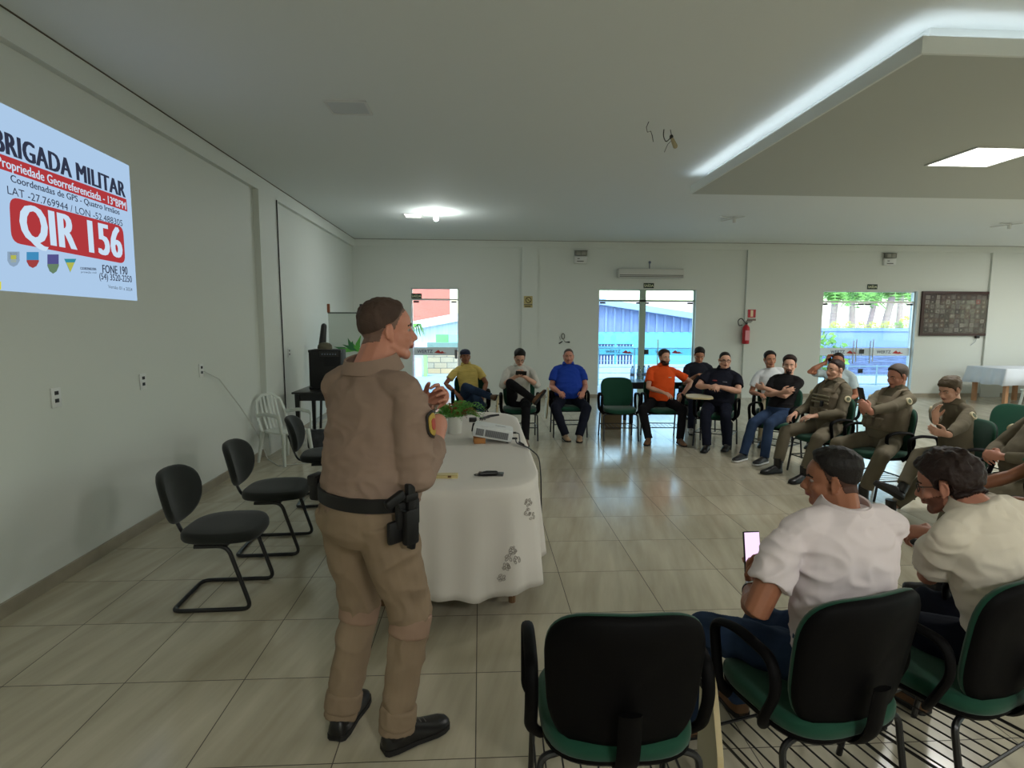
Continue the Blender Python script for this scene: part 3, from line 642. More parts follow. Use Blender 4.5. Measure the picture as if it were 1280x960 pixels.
spoly('slide_background', [(Yl, lerp_z(Yl, 0)), (br_[0], br_[1]), (tr[0], tr[1]), (Yl, lerp_z(Yl, 1))], slide_bg)
def stext(body, px0, py0, px1, py1, h0, h1, bold, mat):
    """a line of slide text from pixel (left, baseline) to (right, baseline)"""
    y0, z0 = sl(px0, py0); y1, z1 = sl(px1, py1)
    cu = bpy.data.curves.new('t', 'FONT'); cu.body = body; cu.size = 1; cu.offset = 0; cu.space_character = 1+bold*1.6; cu.extrude = .0; cu.resolution_u = 3
    t = bpy.data.objects.new('t', cu); COL.objects.link(t); dg = bpy.context.evaluated_depsgraph_get(); dg.update(); me = bpy.data.meshes.new_from_object(t.evaluated_get(dg)); bpy.data.objects.remove(t)
    c = coords(me); mn, mx = c[:, 0].min(), c[:, 0].max(); hm = c[:, 1].max()
    hgt0 = sl(px0, py0-h0)[1]-z0; hgt1 = sl(px1, py1-h1)[1]-z1
    o_ = c.copy(); u = (c[:, 0]-mn)/(mx-mn); o_[:, 1] = y0+(y1-y0)*u-r.location.y; o_[:, 2] = z0+(z1-z0)*u+c[:, 1]/hm*(hgt0+(hgt1-hgt0)*u)-r.location.z; o_[:, 0] = .0025
    F = [tuple(p.vertices) for p in me.polygons]; bpy.data.meshes.remove(me); F.sort(key=lambda f: min(c[i, 0] for i in f)); words = []; right = -9
    for f in F:
        lo, hi = min(c[i, 0] for i in f), max(c[i, 0] for i in f)
        if lo-right > .17: words.append([])
        words[-1].append(f); right = max(right, hi)
    for wd in words:
        used = sorted({i for f in wd for i in f}); mp = {i: k for k, i in enumerate(used)}; m2 = bpy.data.meshes.new('slide_word'); m2.from_pydata([tuple(o_[i]) for i in used], [], [tuple(mp[i] for i in f) for f in wd]); m2.materials.append(mat); m2.update()
        
        if bold > .004:
            B_ = MB()
            for k, sh in enumerate((-1, -.5, 0, .5, 1)):
                B_.add([(o_[i][0]+.0002*k, o_[i][1]+sh*bold*1.3*(y1-y0)/(mx-mn), o_[i][2]+sh*bold*1.3*(z1-z0)/(mx-mn)) for i in used], [tuple(mp[i] for i in f) for f in wd])
            bpy.data.meshes.remove(m2); m2 = B_.mesh('slide_word', mat)
        o = bpy.data.objects.new('slide_word', m2); COL.objects.link(o); o.parent = r
slw = emit('slide_lettering_white', (205, 228, 248), .78)
stext('BRIGADA MILITAR', -7, 187, 156, 247, 28, 18, .042, ink)
a = [sl(-6, 190), sl(-6, 209), sl(159, 264.5), sl(157.5, 249)]
spoly('red_banner', [a[0], a[1], a[2], a[3]][::-1], sred, .002)
stext('Propriedade Georreferenciada - 13ºBPM', -4, 206, 157, 262, 12, 9, .012, slw)
stext('Coordenadas de GPS - Quatro Irmãos', 13, 227, 149, 268.5, 9, 6.5, .008, ink)
stext('LAT -27.769944 / LON -52.488305', 9, 242, 153, 283, 10, 7.5, .0, ink)
# red rounded box
cr = [sl(11, 245), sl(14, 303), sl(156.5, 330), sl(153.5, 283)]
def rr(c4, f=.16, n=5):
    P4 = [Vector((p[0], p[1], 0)) for p in c4]; return [(v.x, v.y) for v in fillet(P4, (P4[0]-P4[1]).length*f*1.6, n, closed=True)]
spoly('red_box', rr(cr)[::-1], sred, .002)
stext('QIR 156', 28, 300, 152, 322.5, 46, 37, .04, slw)
stext('FONE 190', 128, 341, 159, 343.5, 10, 10, .015, ink); stext('(54) 3520-2250', 124, 349, 164.5, 353, 8, 8, .005, ink); stext('Versão 01 a 2024', 135, 360, 165, 364, 4, 4, 0, greyp)
stext('COORDENADORIA', 100, 337, 120, 338, 3.2, 3.2, .01, ink); stext('proteção civil', 101, 341, 120, 342, 2.4, 2.4, 0, ink)
em = lambda n_, c_: emit('slide_'+n_, c_, .7)
def crest(px, py, w_, h_, cols, shape):
    """small coat of arms: outline, bands"""
    def pt(u, v): return sl(px+u*w_, py+v*h_)
    pts = {'shield': [(-.5, -.5), (-.5, .1), (-.3, .38), (0, .5), (.3, .38), (.5, .1), (.5, -.5)], 'tri': [(-.5, -.5), (0, .5), (.5, -.5)], 'sq': [(-.5, -.5), (-.5, .5), (.5, .5), (.5, -.5)]}[shape]
    spoly('crest', [pt(u, v) for u, v in pts], em(cols[0], COLS[cols[0]]), .002)
    for k, cname in enumerate(cols[1:]):
        s_ = .7-.25*k
        q_ = [(u*s_, v*s_+(.12 if k == 0 else 0)) for u, v in pts]
        if shape == 'shield' and k == 0: q_ = [(-.5, 0), (-.5, .1), (-.3, .38), (0, .5), (.3, .38), (.5, .1), (.5, 0)]
        spoly('crest_field', [pt(u, v) for u, v in q_], em(cname, COLS[cname]), .003+.0006*k, .0015)
COLS = {'blue': (70, 150, 200), 'crimson': (170, 70, 70), 'yellow': (190, 195, 90), 'navy': (90, 90, 150), 'teal': (60, 150, 170), 'moss': (110, 140, 110), 'olive': (110, 110, 80), 'palegrey': (150, 175, 200)}
crest(16.5, 324, 15, 19, ('palegrey', 'palegrey'), 'shield'); crest(16.3, 322, 9.5, 13, ('olive', 'yellow'), 'sq')
crest(40.5, 325, 15, 20, ('blue', 'crimson'), 'shield'); crest(66, 330, 14, 24, ('navy', 'moss'), 'shield'); crest(87.5, 332, 15, 17, ('teal', 'yellow'), 'tri')
spoly('yellow_corner', [sl(-3, 352), sl(-3, 361.5), sl(1, 362), sl(1, 352)], em('lemon', (225, 225, 80)), .002)
# projector beam light on the wall is the slide itself; small glow helps the wall around it

S.view_settings.exposure = .27
# ================================================================ furniture
blackfab = M('black_upholstery', (30, 33, 30), .85, .25, bump=(400, .15, .002), sheen=.15)
greenfab = M('green_upholstery', (17, 66, 48), .85, .25, bump=(500, .2, .002), sheen=.2)
tubem = M('black_tube', (20, 20, 22), .35, .5)
shellm = M('black_plastic_shell', (6, 5, 6), .6, .1, bump=(220, .12, .002))
laminate = M('cream_laminate', (206, 198, 168), .45, .4)
lamedge = M('laminate_edge', (190, 172, 128), .5)
def pad_rings(w, h, e, t, edge=.018, n=44, bend=None, outline=None):
    """cushion rings from back (z=0) to front (z=t) in local xy plane; bend(x,y)->dz"""
    prof = [(-edge*1.0, 0), (-edge*.3, edge*.25), (0, edge*.8), (0, t-edge), (-edge*.35, t-edge*.3), (-edge*1.2, t), (-w*.22, t+.006), (-w*.36, t+.008)]
    base = outline or sup(w, h, e, n); out = []
    for d, z in prof:
        r = []
        for x, y in base:
            kx = (w/2+d)/(w/2); ky = (h/2+d)/(h/2); X, Y = x*kx, y*ky
            r.append(Vector((X, Y, z+(bend(X, Y) if bend else 0))))
        out.append(r)
    return out
def cushion(g, w, h, e, t, T, mat, bend=None, outline=None, edge=.018):
    R = pad_rings(w, h, e, t, edge, bend=bend, outline=outline); g.loft([[T @ v for v in r] for r in R], mat)
def visitor_chair(label, loc, rz):
    r = empty('visitor_chair', (loc[0], loc[1], 0), rz, label, 'chair', 'black cantilever chairs along the left wall')
    seat_out = [(x*(1-.10*max(0, -y/.22)), y) for x, y in sup(.47, .45, 3.2, 44)]
    g = MB(); T = Matrix.Translation((0, 0, .405)); cushion(g, .47, .45, 3, .065, T, blackfab, bend=lambda x, y: .012*(x/.2)**2*(.5) - .03*max(0, (y-.12)/.1)**2*.4, outline=seat_out, edge=.022); g.build('seat', blackfab, r, angle=60)
    bo = [(x*(1+.10*(y/.17) if y < 0 else 1+.0*y), y) for x, y in sup(.43, .34, 2.6, 44)]
    T = axes((0, -.295, .655), (1, 0, 0), (0, -.22, .975), (0, .975, .22)); T = T @ Matrix.Translation((0, 0, -.03))
    g = MB(); cushion(g, .43, .34, 2.6, .05, T, blackfab, bend=lambda x, y: .055*(x/.2)**2, outline=bo, edge=.02); g.build('backrest', blackfab, r, angle=60)
    g = MB(); g.tube(fillet([(0, -.06, .40), (0, -.25, .395), (0, -.285, .47), (0, -.335, .64)], .06), .018, tubem, 8, up=(1, 0, 0), ry=.009); g.build('back_support', tubem, r)
    g = MB(); x = .205
    P = fillet([(x, -.10, .400), (x, .085, .400), (x, .205, .0135), (x, -.245, .0135), (-x, -.245, .0135), (-x, .205, .0135), (-x, .085, .400), (-x, -.10, .400)], .055, 6)
    g.tube(P, .0125, tubem, 10); g.build('sled_frame', tubem, r)
    g = MB(); g.box((-x, -.06, .392), (x, -.02, .405)); g.box((-x, .04, .392), (x, .08, .405)); g.build('seat_frame', tubem, r, smooth=False)
    return r
visitor_chair('black cantilever chair nearest the camera, below the projected slide', (-1.56, 3.50), -PI/2+.03)
visitor_chair('middle black cantilever chair of the row by the left wall', (-1.53, 4.30), -PI/2+.05)
visitor_chair('farthest black cantilever chair, half hidden behind the standing officer', (-1.46, 5.42), -PI/2+.12)

def arm_chair(label, loc, rz, tablet=None, group='green upholstered chairs set in a ring', dark=False, arms=True):
    r = empty('conference_chair', (loc[0], loc[1], 0), rz, label, 'chair', group)
    fab = blackfab if dark else greenfab
    seat_out = [(x, y) for x, y in sup(.48, .46, 3.4, 44)]
    g = MB(); cushion(g, .48, .46, 3, .06, Matrix.Translation((0, 0, .400)), fab, bend=lambda x, y: .014*(x/.2)**2*.5-.05*max(0, (y-.14)/.09)**2*.3, outline=seat_out, edge=.02); g.build('seat', fab, r, angle=60)
    g = MB(); g.loft([[Vector((x*k_, y*k_, z)) for x, y in seat_out] for k_, z in ((.80, .378), (.93, .385), (.985, .40), (.985, .412))], shellm); g.build('seat_shell', shellm, r)
    bo = [(x*(1+.05*(y/.2)), y) for x, y in sup(.47, .47, 3.6, 44)]
    T = axes((0, -.235, .645), (1, 0, 0), (0, -.16, .987), (0, .987, .16)); cb = lambda x, y: .035*(x/.2)**2
    g = MB(); cushion(g, .47, .47, 3.4, .04, T, fab, bend=cb, outline=bo, edge=.018); g.build('backrest', fab, r, angle=60)
    g = MB(); R = [[T @ Vector((x*k_, y*k_, z+cb(x, y)*k_)) for x, y in bo] for k_, z in ((.1, -.022), (.35, -.022), (.7, -.021), (.93, -.014), (.99, .0), (1.0, .012), (.9, .012), (.6, .012), (.25, .012))]
    g.loft(R, shellm); g.build('back_shell', shellm, r, angle=60)
    g = MB(); g.tube(fillet([(0, .05, .378), (0, -.22, .375), (0, -.265, .44), (0, -.285, .60)], .05), .035, shellm, 8, up=(1, 0, 0), ry=.012); g.build('back_support', shellm, r)
    for sx in (-1, 1):
        x = .245*sx
        g = MB(); g.tube(fillet([(x*.75, .15, .385), (x, .16, .375), (x*1.02, .215, .0)], .03), .0115, tubem, 8); g.build('leg', tubem, r)
        g = MB(); g.tube(fillet([(x*.75, -.15, .385), (x, -.16, .375), (x*1.02, -.225, .0)], .03), .0115, tubem, 8); g.build('leg', tubem, r)
        if arms:
            xa = .272*sx
            g = MB(); g.tube(fillet([(xa*.86, .10, .385), (xa, .115, .42), (xa, .155, .640), (xa, .04, .672), (xa, -.13, .655), (xa, -.155, .56), (xa, -.10, .43), (xa*.86, -.07, .385)], .05, 5), .021, shellm, 10, up=(1, 0, 0), ry=.014); g.build('armrest', shellm, r)
    g = MB(); g.tube([(-.245, .19, .19), (.245, .19, .19), (.245, -.19, .19), (-.245, -.19, .19)], .007, tubem, 6, closed=True)
    for k in range(8): xx = -.21+.06*k; g.tube([(xx, -.19, .19), (xx, -.19+.0, .185), (xx, .19, .185)], .0035, tubem, 5)
    g.build('book_rack', tubem, r)
    g = MB(); g.tube([(-.18, -.15, .383), (.18, -.15, .383)], .01, tubem, 6); g.tube([(-.18, .15, .383), (.18, .15, .383)], .01, tubem, 6); g.build('seat_frame', tubem, r)
    if tablet:
        poly = [(-.17, -.02), (-.17, .2), (-.1, .27), (.1, .27), (.17, .2), (.17, -.1), (.06, -.2), (-.02, -.2)]
        if tablet == 'down': T = axes((.335, .02, .43), (0, 1, 0), (.1, 0, -1), (-.995, 0, -.1))
        elif tablet == 'down_far': T = axes((.335, .02, .53), (0, 1, 0), (.06, 0, -1), (-.998, 0, -.06))
        elif tablet == 'edge': T = axes((.355, .03, .30), (.17, .985, 0), (0, 0, -1), (-.985, .17, 0))
        else: T = axes((.18, .28, .705), (1, 0, 0), (0, 1, 0), (0, 0, 1)) @ Matrix.Rotation(.3, 4, 'Z')
        g = MB(); n = len(poly); g.prism([(p[0], p[1]) for p in fillet([(q[0], q[1], 0) for q in poly], .04, 4, closed=True)], -.009, .009, lamedge, T); g.prism([(p[0]*.985, p[1]*.985) for p in fillet([(q[0], q[1], 0) for q in poly], .04, 4, closed=True)], -.0098, .0098, laminate, T); g.build('writing_tablet', laminate, r, smooth=False)
        g = MB(); a = T @ Vector((0, -.05 if tablet != 'up' else 0, -.012)); g.tube([(.272, .1, .55), (a.x, a.y, max(a.z, .4)), a], .01, tubem, 6); g.build('tablet_arm', tubem, r)
    return r
CA = arm_chair('empty green chair with black back shell, nearest the camera, cream tablet folded at its side', (.43, 1.77), -.03, 'edge')
CB = arm_chair('green chair the man in the white polo shirt sits on', (1.14, 1.84), .26)
CC = arm_chair('green chair the dark haired man in the cream shirt sits on', (1.73, 1.93), .40)
# chairs of the far side; facing given as heading angle of local +Y
CH = {}
def fch(key, x, y, face, label, tablet=None, dark=False):
    CH[key] = arm_chair(label, (x, y), face-PI/2, tablet, dark=dark)
D = math.radians
fch('c5', 2.02, 8.22, D(-92), 'empty green chair facing the camera between the men in blue and orange')

# ---------------------------------------------------------------- cloth covered table
cloth = M('white_tablecloth', (222, 216, 208), .85, .2, bump=(350, .12, .002))
CZ = .79
def cloth_table(name, label, cx, cy, w_, l_, rad, drop, lab_cloth, waves=34, amp=.045, tblm=None):
    t = empty(name, (cx, cy, 0), 0, label, 'table')
    g = MB(); o = [(v.x, v.y) for v in fillet([(-w_/2+.01, -l_/2+.01, 0), (w_/2-.01, -l_/2+.01, 0), (w_/2-.01, l_/2-.01, 0), (-w_/2+.01, l_/2-.01, 0)], rad, 10, closed=True)]
    g.prism(o, CZ-.035, CZ-.005, tblm); g.build('table_top', tblm, t, smooth=False)
    for sx in (-1, 1):
        for sy in (-1, 1):
            g = MB(); x, y = sx*(w_/2-.16), sy*(l_/2-.3); g.tube([(x, y, 0), (x, y, CZ-.035)], .022, tblm, 8); g.build('leg', tblm, t)
    # cloth
    out = fillet([(-w_/2, -l_/2, 0), (w_/2, -l_/2, 0), (w_/2, l_/2, 0), (-w_/2, l_/2, 0)], rad, 14, closed=True)
    P = []
    for i in range(len(out)):
        a, b = out[i], out[(i+1) % len(out)]; n = max(1, int((b-a).length/.022))
        for j in range(n): P.append(a.lerp(b, j/n))
    n = len(P); N_ = []
    for i in range(n):
        d = (P[(i+1) % n]-P[i-1]).normalized(); N_.append(Vector((d.y, -d.x, 0)))
    s_ = [0]
    for i in range(1, n): s_.append(s_[-1]+(P[i]-P[i-1]).length)
    rings = [[Vector((p.x*k, p.y*k, CZ+.001)) for p in P] for k in (.5, .9)]
    rings.append([P[i]-N_[i]*.012+Vector((0, 0, CZ+.001)) for i in range(n)]); rings.append([P[i]+Vector((0, 0, CZ-.006)) for i in range(n)])
    for k in range(1, 15):
        u = k/14; ring = []
        for i in range(n):
            x = s_[i]; f = 0
            f = .6*math.sin(x*waves*.42+1.7*math.sin(x*1.3))+.4*math.sin(x*waves*.93+2)
            f = math.copysign(abs(f)**.8, f)
            z = CZ-.01-drop*u+(.014*math.sin(x*waves*.42+1.7*math.sin(x*1.3)+.6))*u
            ring.append(P[i]+N_[i]*(amp*f*u**.8+.012*u+amp*.5*u)+Vector((0, 0, z)))
        rings.append(ring)
    g = MB(); g.loft(rings, cloth, caps=False); c0 = len(g.V); g.F.append(tuple(range(n))); g.MI.append(0)
    c = g.build('tablecloth', cloth, None, angle=80); c.location = (cx, cy, 0); tag(c, lab_cloth, 'tablecloth')
    sm = c.modifiers.new('t', 'SOLIDIFY'); sm.thickness = .002; sm.offset = 1
    return t, c, P, N_
tabw = M('table_wood', (120, 90, 60), .5)
TC = (-.20, 4.40)
tb, cl, P_, N_ = cloth_table('long_table', 'long table with rounded corners hidden under the white cloth beside the officer', TC[0], TC[1], 1.10, 2.72, .42, .60, 'white cloth with cut embroidery draped over the long table', tblm=tabw)
# eyelet embroidery on the near right corner of the cloth
emb = MB(); rnd = random.Random(3); stitch = M('embroidery_grey', (150, 142, 132), .8)
def cloth_pt(px, py, off=.05):
    """a point on the hanging cloth near the right corner, seen at pixel"""
    d = ray(px, py); best = None
    for k in range(400):
        t = 2.6+k*.004; q = CAM+d*(t/d.y)
        lx, ly = q.x-TC[0], q.y-TC[1]; hx, hy, r_ = .55, 1.36, .42
        ax, ay = abs(lx)-(hx-r_), abs(ly)-(hy-r_)
        dist = math.hypot(max(ax, 0), max(ay, 0))+min(max(ax, ay), 0)-r_
        if dist < off: return q
    return q
from mathutils.bvhtree import BVHTree
dg = bpy.context.evaluated_depsgraph_get(); dg.update(); bt_ = BVHTree.FromObject(cl, dg)
def on_cloth(px, py):
    o_ = CAM-cl.location; hit = bt_.ray_cast(o_, ray(px, py).normalized()); return (hit[0]+cl.location, hit[1]) if hit[0] else (None, None)
for (cx_, cy_, n_) in [(633, 708, 7), (641, 688, 7), (627, 722, 5), (646, 700, 5), (660, 628, 6), (659, 640, 5), (664, 645, 4), (636, 697, 4)]:
    for k in range(n_):
        a = 2*PI*k/n_+rnd.random(); hit, nn = on_cloth(cx_+3.2*math.cos(a), cy_+3.4*math.sin(a))
        if hit is None: continue
        u = nn.orthogonal().normalized(); v = nn.cross(u); ang = rnd.random()*PI; e1 = u*math.cos(ang)+v*math.sin(ang); e2 = nn.cross(e1); sgn = 1 if nn.dot(CAM-hit) > 0 else -1
        pts = [hit+nn*sgn*.003+e1*(.011*math.cos(q))+e2*(.006*math.sin(q)) for q in np.linspace(0, 2*PI, 9)[:-1]]
        emb.tube([p_-cl.location for p_ in pts], .0016, stitch, 4, closed=True)
emb.build('embroidery', stitch, cl)

# things on the table
T0 = CZ+.002
# projector propped up on a wooden block
pr = empty('projector', (.085, 4.33, T0), 0, 'white projector tilted up on a wooden block, vents towards the camera', 'projector')
pm = M('projector_white', (224, 226, 226), .35, .4); tilt = .17
Tp = Matrix.Translation((.145, 0, 0)) @ Matrix.Rotation(tilt, 4, 'Y') @ Matrix.Translation((-.145, 0, 0)) @ Matrix.Rotation(-.06, 4, 'Z')
def pb(name, c, s, m, r_=.004): g = MB(); g.rbox(c, s, r_, m, Tp); return g.build(name, m, pr)
pb('housing', (0, 0, .05), (.30, .235, .085), pm, .014)
g = MB(); g.rbox((0, 0, .093), (.27, .2, .008), .004, pm, Tp); g.build('top_panel', pm, pr)
gd = M('vent_grey', (96, 98, 102), .5)
for k, (xa, xb) in enumerate([(-.125, -.065), (-.055, .12)]):
    g = MB(); g.rbox(((xa+xb)/2, -.1185, .05), (xb-xa, .003, .052), .001, M('vent_back', (150, 152, 156), .6), Tp)
    x = xa+.005
    while x < xb-.004: g.rbox((x, -.1205, .05), (.0045, .003, .05), .0008, gd, Tp); x += .0095
    g.build('vent', gd, pr)
g = MB(); g.box((-.004, -.004, 0), (.004, .004, .001)); g = MB()
T2 = Tp @ Matrix.Translation((-.152, .02, .052)) @ Matrix.Rotation(PI/2, 4, 'Y'); g.lathe([(0, -.012), (.034, -.012), (.036, .02), (.03, .02), (.028, .006), (0, .004)]); g.xf(T2); g.build('lens', tubem, pr)
g = MB(); g.rbox((.05, 0, .0985), (.08, .004, .002), .0008, gd, Tp); g.build('seam', gd, pr)
for sx, sy in ((.12, -.09), (.12, .09)): g = MB(); g.rbox((sx, sy, .004), (.02, .02, .012), .003, tubem, Tp); g.build('foot', tubem, pr)
wb = MB(); wb.rbox((0, 0, .022), (.085, .10, .044), .003); o = wb.build('wooden_block', M('orange_wood', (178, 120, 66), .6, stretch=(1, 8, 8), var=(6, .2))); o.location = (-.01, 4.27, T0); o.rotation_euler.z = .1; tag(o, 'small orange wooden block under the left end of the projector', 'block')
# cables leaving the projector and dropping over the table edge
for k, (h0, dy, lab) in enumerate([(.075, .03, 'upper black cable plugged into the projector and falling over the table edge'), (.035, -.07, 'lower black cable plugged into the projector side')]):
    a = Vector((.085+.15, 4.33+dy-.0, T0+h0*.6+.012)); g = MB()
    ex = TC[0]+.55+.05
    g.cap([a, a+Vector((.035, -.004, .0))], .008); P = [a+Vector((.03, 0, 0)), a+Vector((.06, -.03, 0)), (.29, 4.15, T0+.02), (.325, 4.07+.01*k, T0+.012), (ex-.05, 4.0, T0+.010), (ex+.01+.01*k, 3.94, T0-.03), (ex+.02+.01*k, 3.90, T0-.16), (ex+.03+.01*k, 3.88, .12)]
    if k == 1: P = [P[0], (.265, 4.21, T0+.01), (.30, 4.13, T0+.008), (.33, 4.085, T0+.006), (.345, 4.065, T0+.007)]
    g.tube(fillet(P, .05, 4), .0045, None, 8); g.cap([Vector((.285, 4.155, T0+.025)), Vector((.312, 4.10, T0+.018))], .008) if k == 0 else None
    tag(g.build('projector_cable', tubem), lab, 'cable')
# phone with black key fob / small remote lying over it
ph = empty('smartphone', (.06, 3.35, T0), -.12, 'dark smartphone lying flat near the rounded end of the table', 'phone'); g = MB(); g.rbox((0, 0, .0045), (.155, .075, .009), .0042, M('phone_grey', (72, 72, 74), .35)); g.build('body', None, ph)
g = MB(); g.rbox((0, 0, .0095), (.145, .066, .001), .0004, M('phone_glass', (52, 54, 56), .15, .5)); g.build('screen', None, ph)
kf = MB(); kf.cap([(-.055, -.012, .021), (-.02, 0, .021), (.035, .004, .021)], [.012, .017, .015]); kf.tube([Vector((-.075+.018*math.cos(a), -.01+.014*math.sin(a), .016)) for a in np.linspace(0, 2*PI, 14)[:-1]], .0025, None, 5, closed=True)
o = kf.build('car_key', tubem); o.location = (.055, 3.315, T0-.003); tag(o, 'black car key with ring lying on the edge of the dark phone', 'key')
fb = empty('flat_box', (-.215, 3.30, T0), -.03, 'flat yellowish wooden case lying on the white cloth beside the officer', 'box'); g = MB(); g.rbox((0, 0, .0075), (.165, .055, .015), .003); g.build('body', M('pale_yellow_wood', (214, 196, 140), .5), fb); g = MB(); g.rbox((0, 0, .019), (.165, .055, .007), .003); g.build('lid', M('pale_yellow_lid', (200, 184, 130), .5), fb); g = MB(); g.rbox((.035, -.029, .013), (.02, .003, .012), .001); g.build('clasp', M('brown_clasp', (110, 80, 40), .5), fb)
# fern in white pot
fp = empty('potted_fern', (-.21, 4.64, T0), 0, 'leafy fern with reddish stems in a white cylindrical pot on the table', 'potted plant')
g = MB(); g.lathe([(0, 0), (.052, 0), (.056, .005), (.060, .145), (.056, .145), (.054, .13), (0, .13)]); g.build('pot', M('white_ceramic', (218, 216, 208), .4), fp)
fernm = M('fern_green', (98, 158, 66), .55, var=(9, .35)); fernr = M('fern_red', (150, 84, 50), .6, var=(9, .2)); g = MB(); rnd = random.Random(11)
for i in range(95):
    a = rnd.random()*2*PI; L = rnd.uniform(.09, .215); up = rnd.uniform(.25, 1.1); base = Vector((.03*math.cos(a), .03*math.sin(a), .13)); d = Vector((math.cos(a), math.sin(a), 0)); sd = Vector((-math.sin(a), math.cos(a), 0)); pts = []
    for k in range(9): t = k/8; pts.append(base+d*(L*t)+Vector((0, 0, up*.11*math.sin(t*2.3)+.02*t-.03*t*t)))
    mt = fernr if (i % 7 == 0) else fernm
    g.tube(pts, .0015, mt, 4)
    for k in range(1, 9):
        for sg in (-1, 1):
            w_ = .040*math.sin(PI*min(1, .15+k/9.5)); dr = (pts[k]-pts[k-1]).normalized(); c_ = pts[k]; g.add([c_-dr*.006, c_+sd*sg*w_*.55+dr*.012+Vector((0, 0, .006)), c_+sd*sg*w_+dr*.014, c_+sd*sg*w_*.45-dr*.001], [(0, 1, 2, 3)], mt)
g.build('foliage', fernm, fp, smooth=False)
g = MB()
for k in range(3):
    P = [Vector((-.02+.03*k, 5.05+.1*k, T0+.006)), Vector((.0+.02*k, 5.3, T0+.006)), Vector((.06, 5.38+.05*k, T0+.008)), Vector((.18, 5.5+.03*k, T0+.006))]; g.tube(fillet(P, .06), .004, None, 6)
g.cap([Vector((.0, 5.3, T0+.012)), Vector((.08, 5.38, T0+.012))], .011); tag(g.build('cable_bundle', tubem), 'tangle of black cables at the far end of the cloth covered table', 'cable')
g = MB(); g.rbox((0, 0, .02), (.07, .05, .04), .006); o = g.build('adapter_box', tubem); o.location = (-.07, 5.18, T0); tag(o, 'small black adapter beside the fern at the far end of the table', 'adapter')

# ---------------------------------------------------------------- far left corner: side table, amplifier, banner, plastic chair
blk_l = M('black_lacquer', (24, 24, 26), .3, .5)
st = empty('side_table', (-2.20, 8.15, 0), .0, 'black side table by the left wall carrying the amplifier', 'table')
ZT = .755
g = MB(); g.rbox((0, 0, ZT-.012), (.62, .86, .024), .004); g.build('table_top', blk_l, st); g = MB(); g.box((-.26, -.38, ZT-.12), (.26, .38, ZT-.024)); g.build('apron', blk_l, st, smooth=False)
for sx in (-1, 1):
    for sy in (-1, 1): g = MB(); x, y = sx*.25, sy*.37; g.loft([[Vector((x+a*k, y+b*k, z)) for a, b in ((-1, -1), (1, -1), (1, 1), (-1, 1))] for k, z in ((.016, 0), (.03, ZT-.03))]); g.build('leg', blk_l, st, smooth=False)
am = empty('amplifier', (-2.15, 8.22, ZT), .0, 'black guitar style amplifier standing on the black side table', 'amplifier')
ampm = M('amp_vinyl', (26, 26, 28), .6, bump=(300, .2, .001)); g = MB(); g.rbox((0, 0, .275), (.44, .32, .55), .012); g.build('cabinet', ampm, am)
g = MB(); g.rbox((.10, -.162, .42), (.22, .006, .2), .003); g.build('grille', M('grille_cloth', (38, 38, 40), .9), am)
g = MB(); g.rbox((.06, -.165, .49), (.26, .008, .07), .003); g.build('control_panel', M('panel_dark', (48, 46, 46), .35), am)
for k in range(6): g = MB(); g.tube([(-.03+.036*k, -.168, .49), (-.03+.036*k, -.182, .49)], .009, greyp, 10); g.build('knob', greyp, am)
for sx in (-1, 1):
    for sz in (.02, .53): g = MB(); g.rbox((sx*.205, -.145, sz), (.04, .04, .04), .008); g.build('corner_guard', darkm, am)
cap = empty('field_cap', (-2.18, 8.20, ZT+.55), -.5, 'olive camouflage cap lying on top of the amplifier', 'cap')
capm = M('cap_camo', (96, 92, 76), .85, var=(14, .35)); g = MB(); g.lathe([(.095, 0), (.1, .02), (.095, .055), (.07, .085), (.03, .098), (0, .1)]); g.build('crown', capm, cap)
g = MB(); g.loft([[Vector((x, y-.03, z+.02*(1-(x/.09)**2)*(-1 if False else .4))) for x, y in [(-.08, -.06), (-.06, -.12), (0, -.15), (.06, -.12), (.08, -.06), (0, -.03)]] for z in (.0, .006)]); g.build('visor', capm, cap)
# portable whiteboard/roll up banner with leaf print
bx, by = -2.28, 9.6
q0, q1 = aY(412, 391, by), aY(446, 391, by)
bn = empty('roll_up_banner', (q0.x+.35, by, 0), 0, 'pale roll up banner with green leaf print behind the officer head', 'banner'); zt = q0.z; ww = .40
g = MB(); g.box((-.37, -.003, .08), (.45, .003, zt)); g.build('panel', M('banner_pale', (222, 234, 228), .5), bn, smooth=False)
g = MB(); g.box((-.38, -.01, zt-.01), (.46, .01, zt+.01)); g.build('top_rail', M('rail_dark', (90, 100, 96), .4), bn, smooth=False)
g = MB(); g.tube([(-.37, .02, .0), (-.37, .02, zt)], .009, alu, 8); g.build('pole', darkm, bn)
g = MB(); g.rbox((.04, 0, .04), (.86, .16, .08), .01); g.build('base', darkm, bn)
for x_, m2 in ((-.365, M('brown_clip', (150, 90, 60), .5)), (.16, darkm)): g = MB(); g.rbox((x_, 0, zt+.075), (.045, .03, .14), .006); g.build('clip', m2, bn)
lf = MB(); lfm = M('banner_leaf', (110, 200, 90), .6); lfm2 = M('banner_leaf_dark', (70, 140, 90), .6)
rnd = random.Random(2)
for i in range(13):
    a = rnd.uniform(.1, PI-.1); L = rnd.uniform(.12, .3); w_ = .035; d = Vector((math.cos(a), 0, math.sin(a))); s_ = Vector((-d.z, 0, d.x)); o_ = Vector((rnd.uniform(-.02, .12), -.005-.0004*i, zt-.62))
    lf.add([o_, o_+d*L*.4+s_*w_, o_+d*L, o_+d*L*.4-s_*w_], [(0, 1, 2, 3)], lfm if i % 3 else lfm2)
lf.build('leaf_print', lfm, bn, smooth=False)
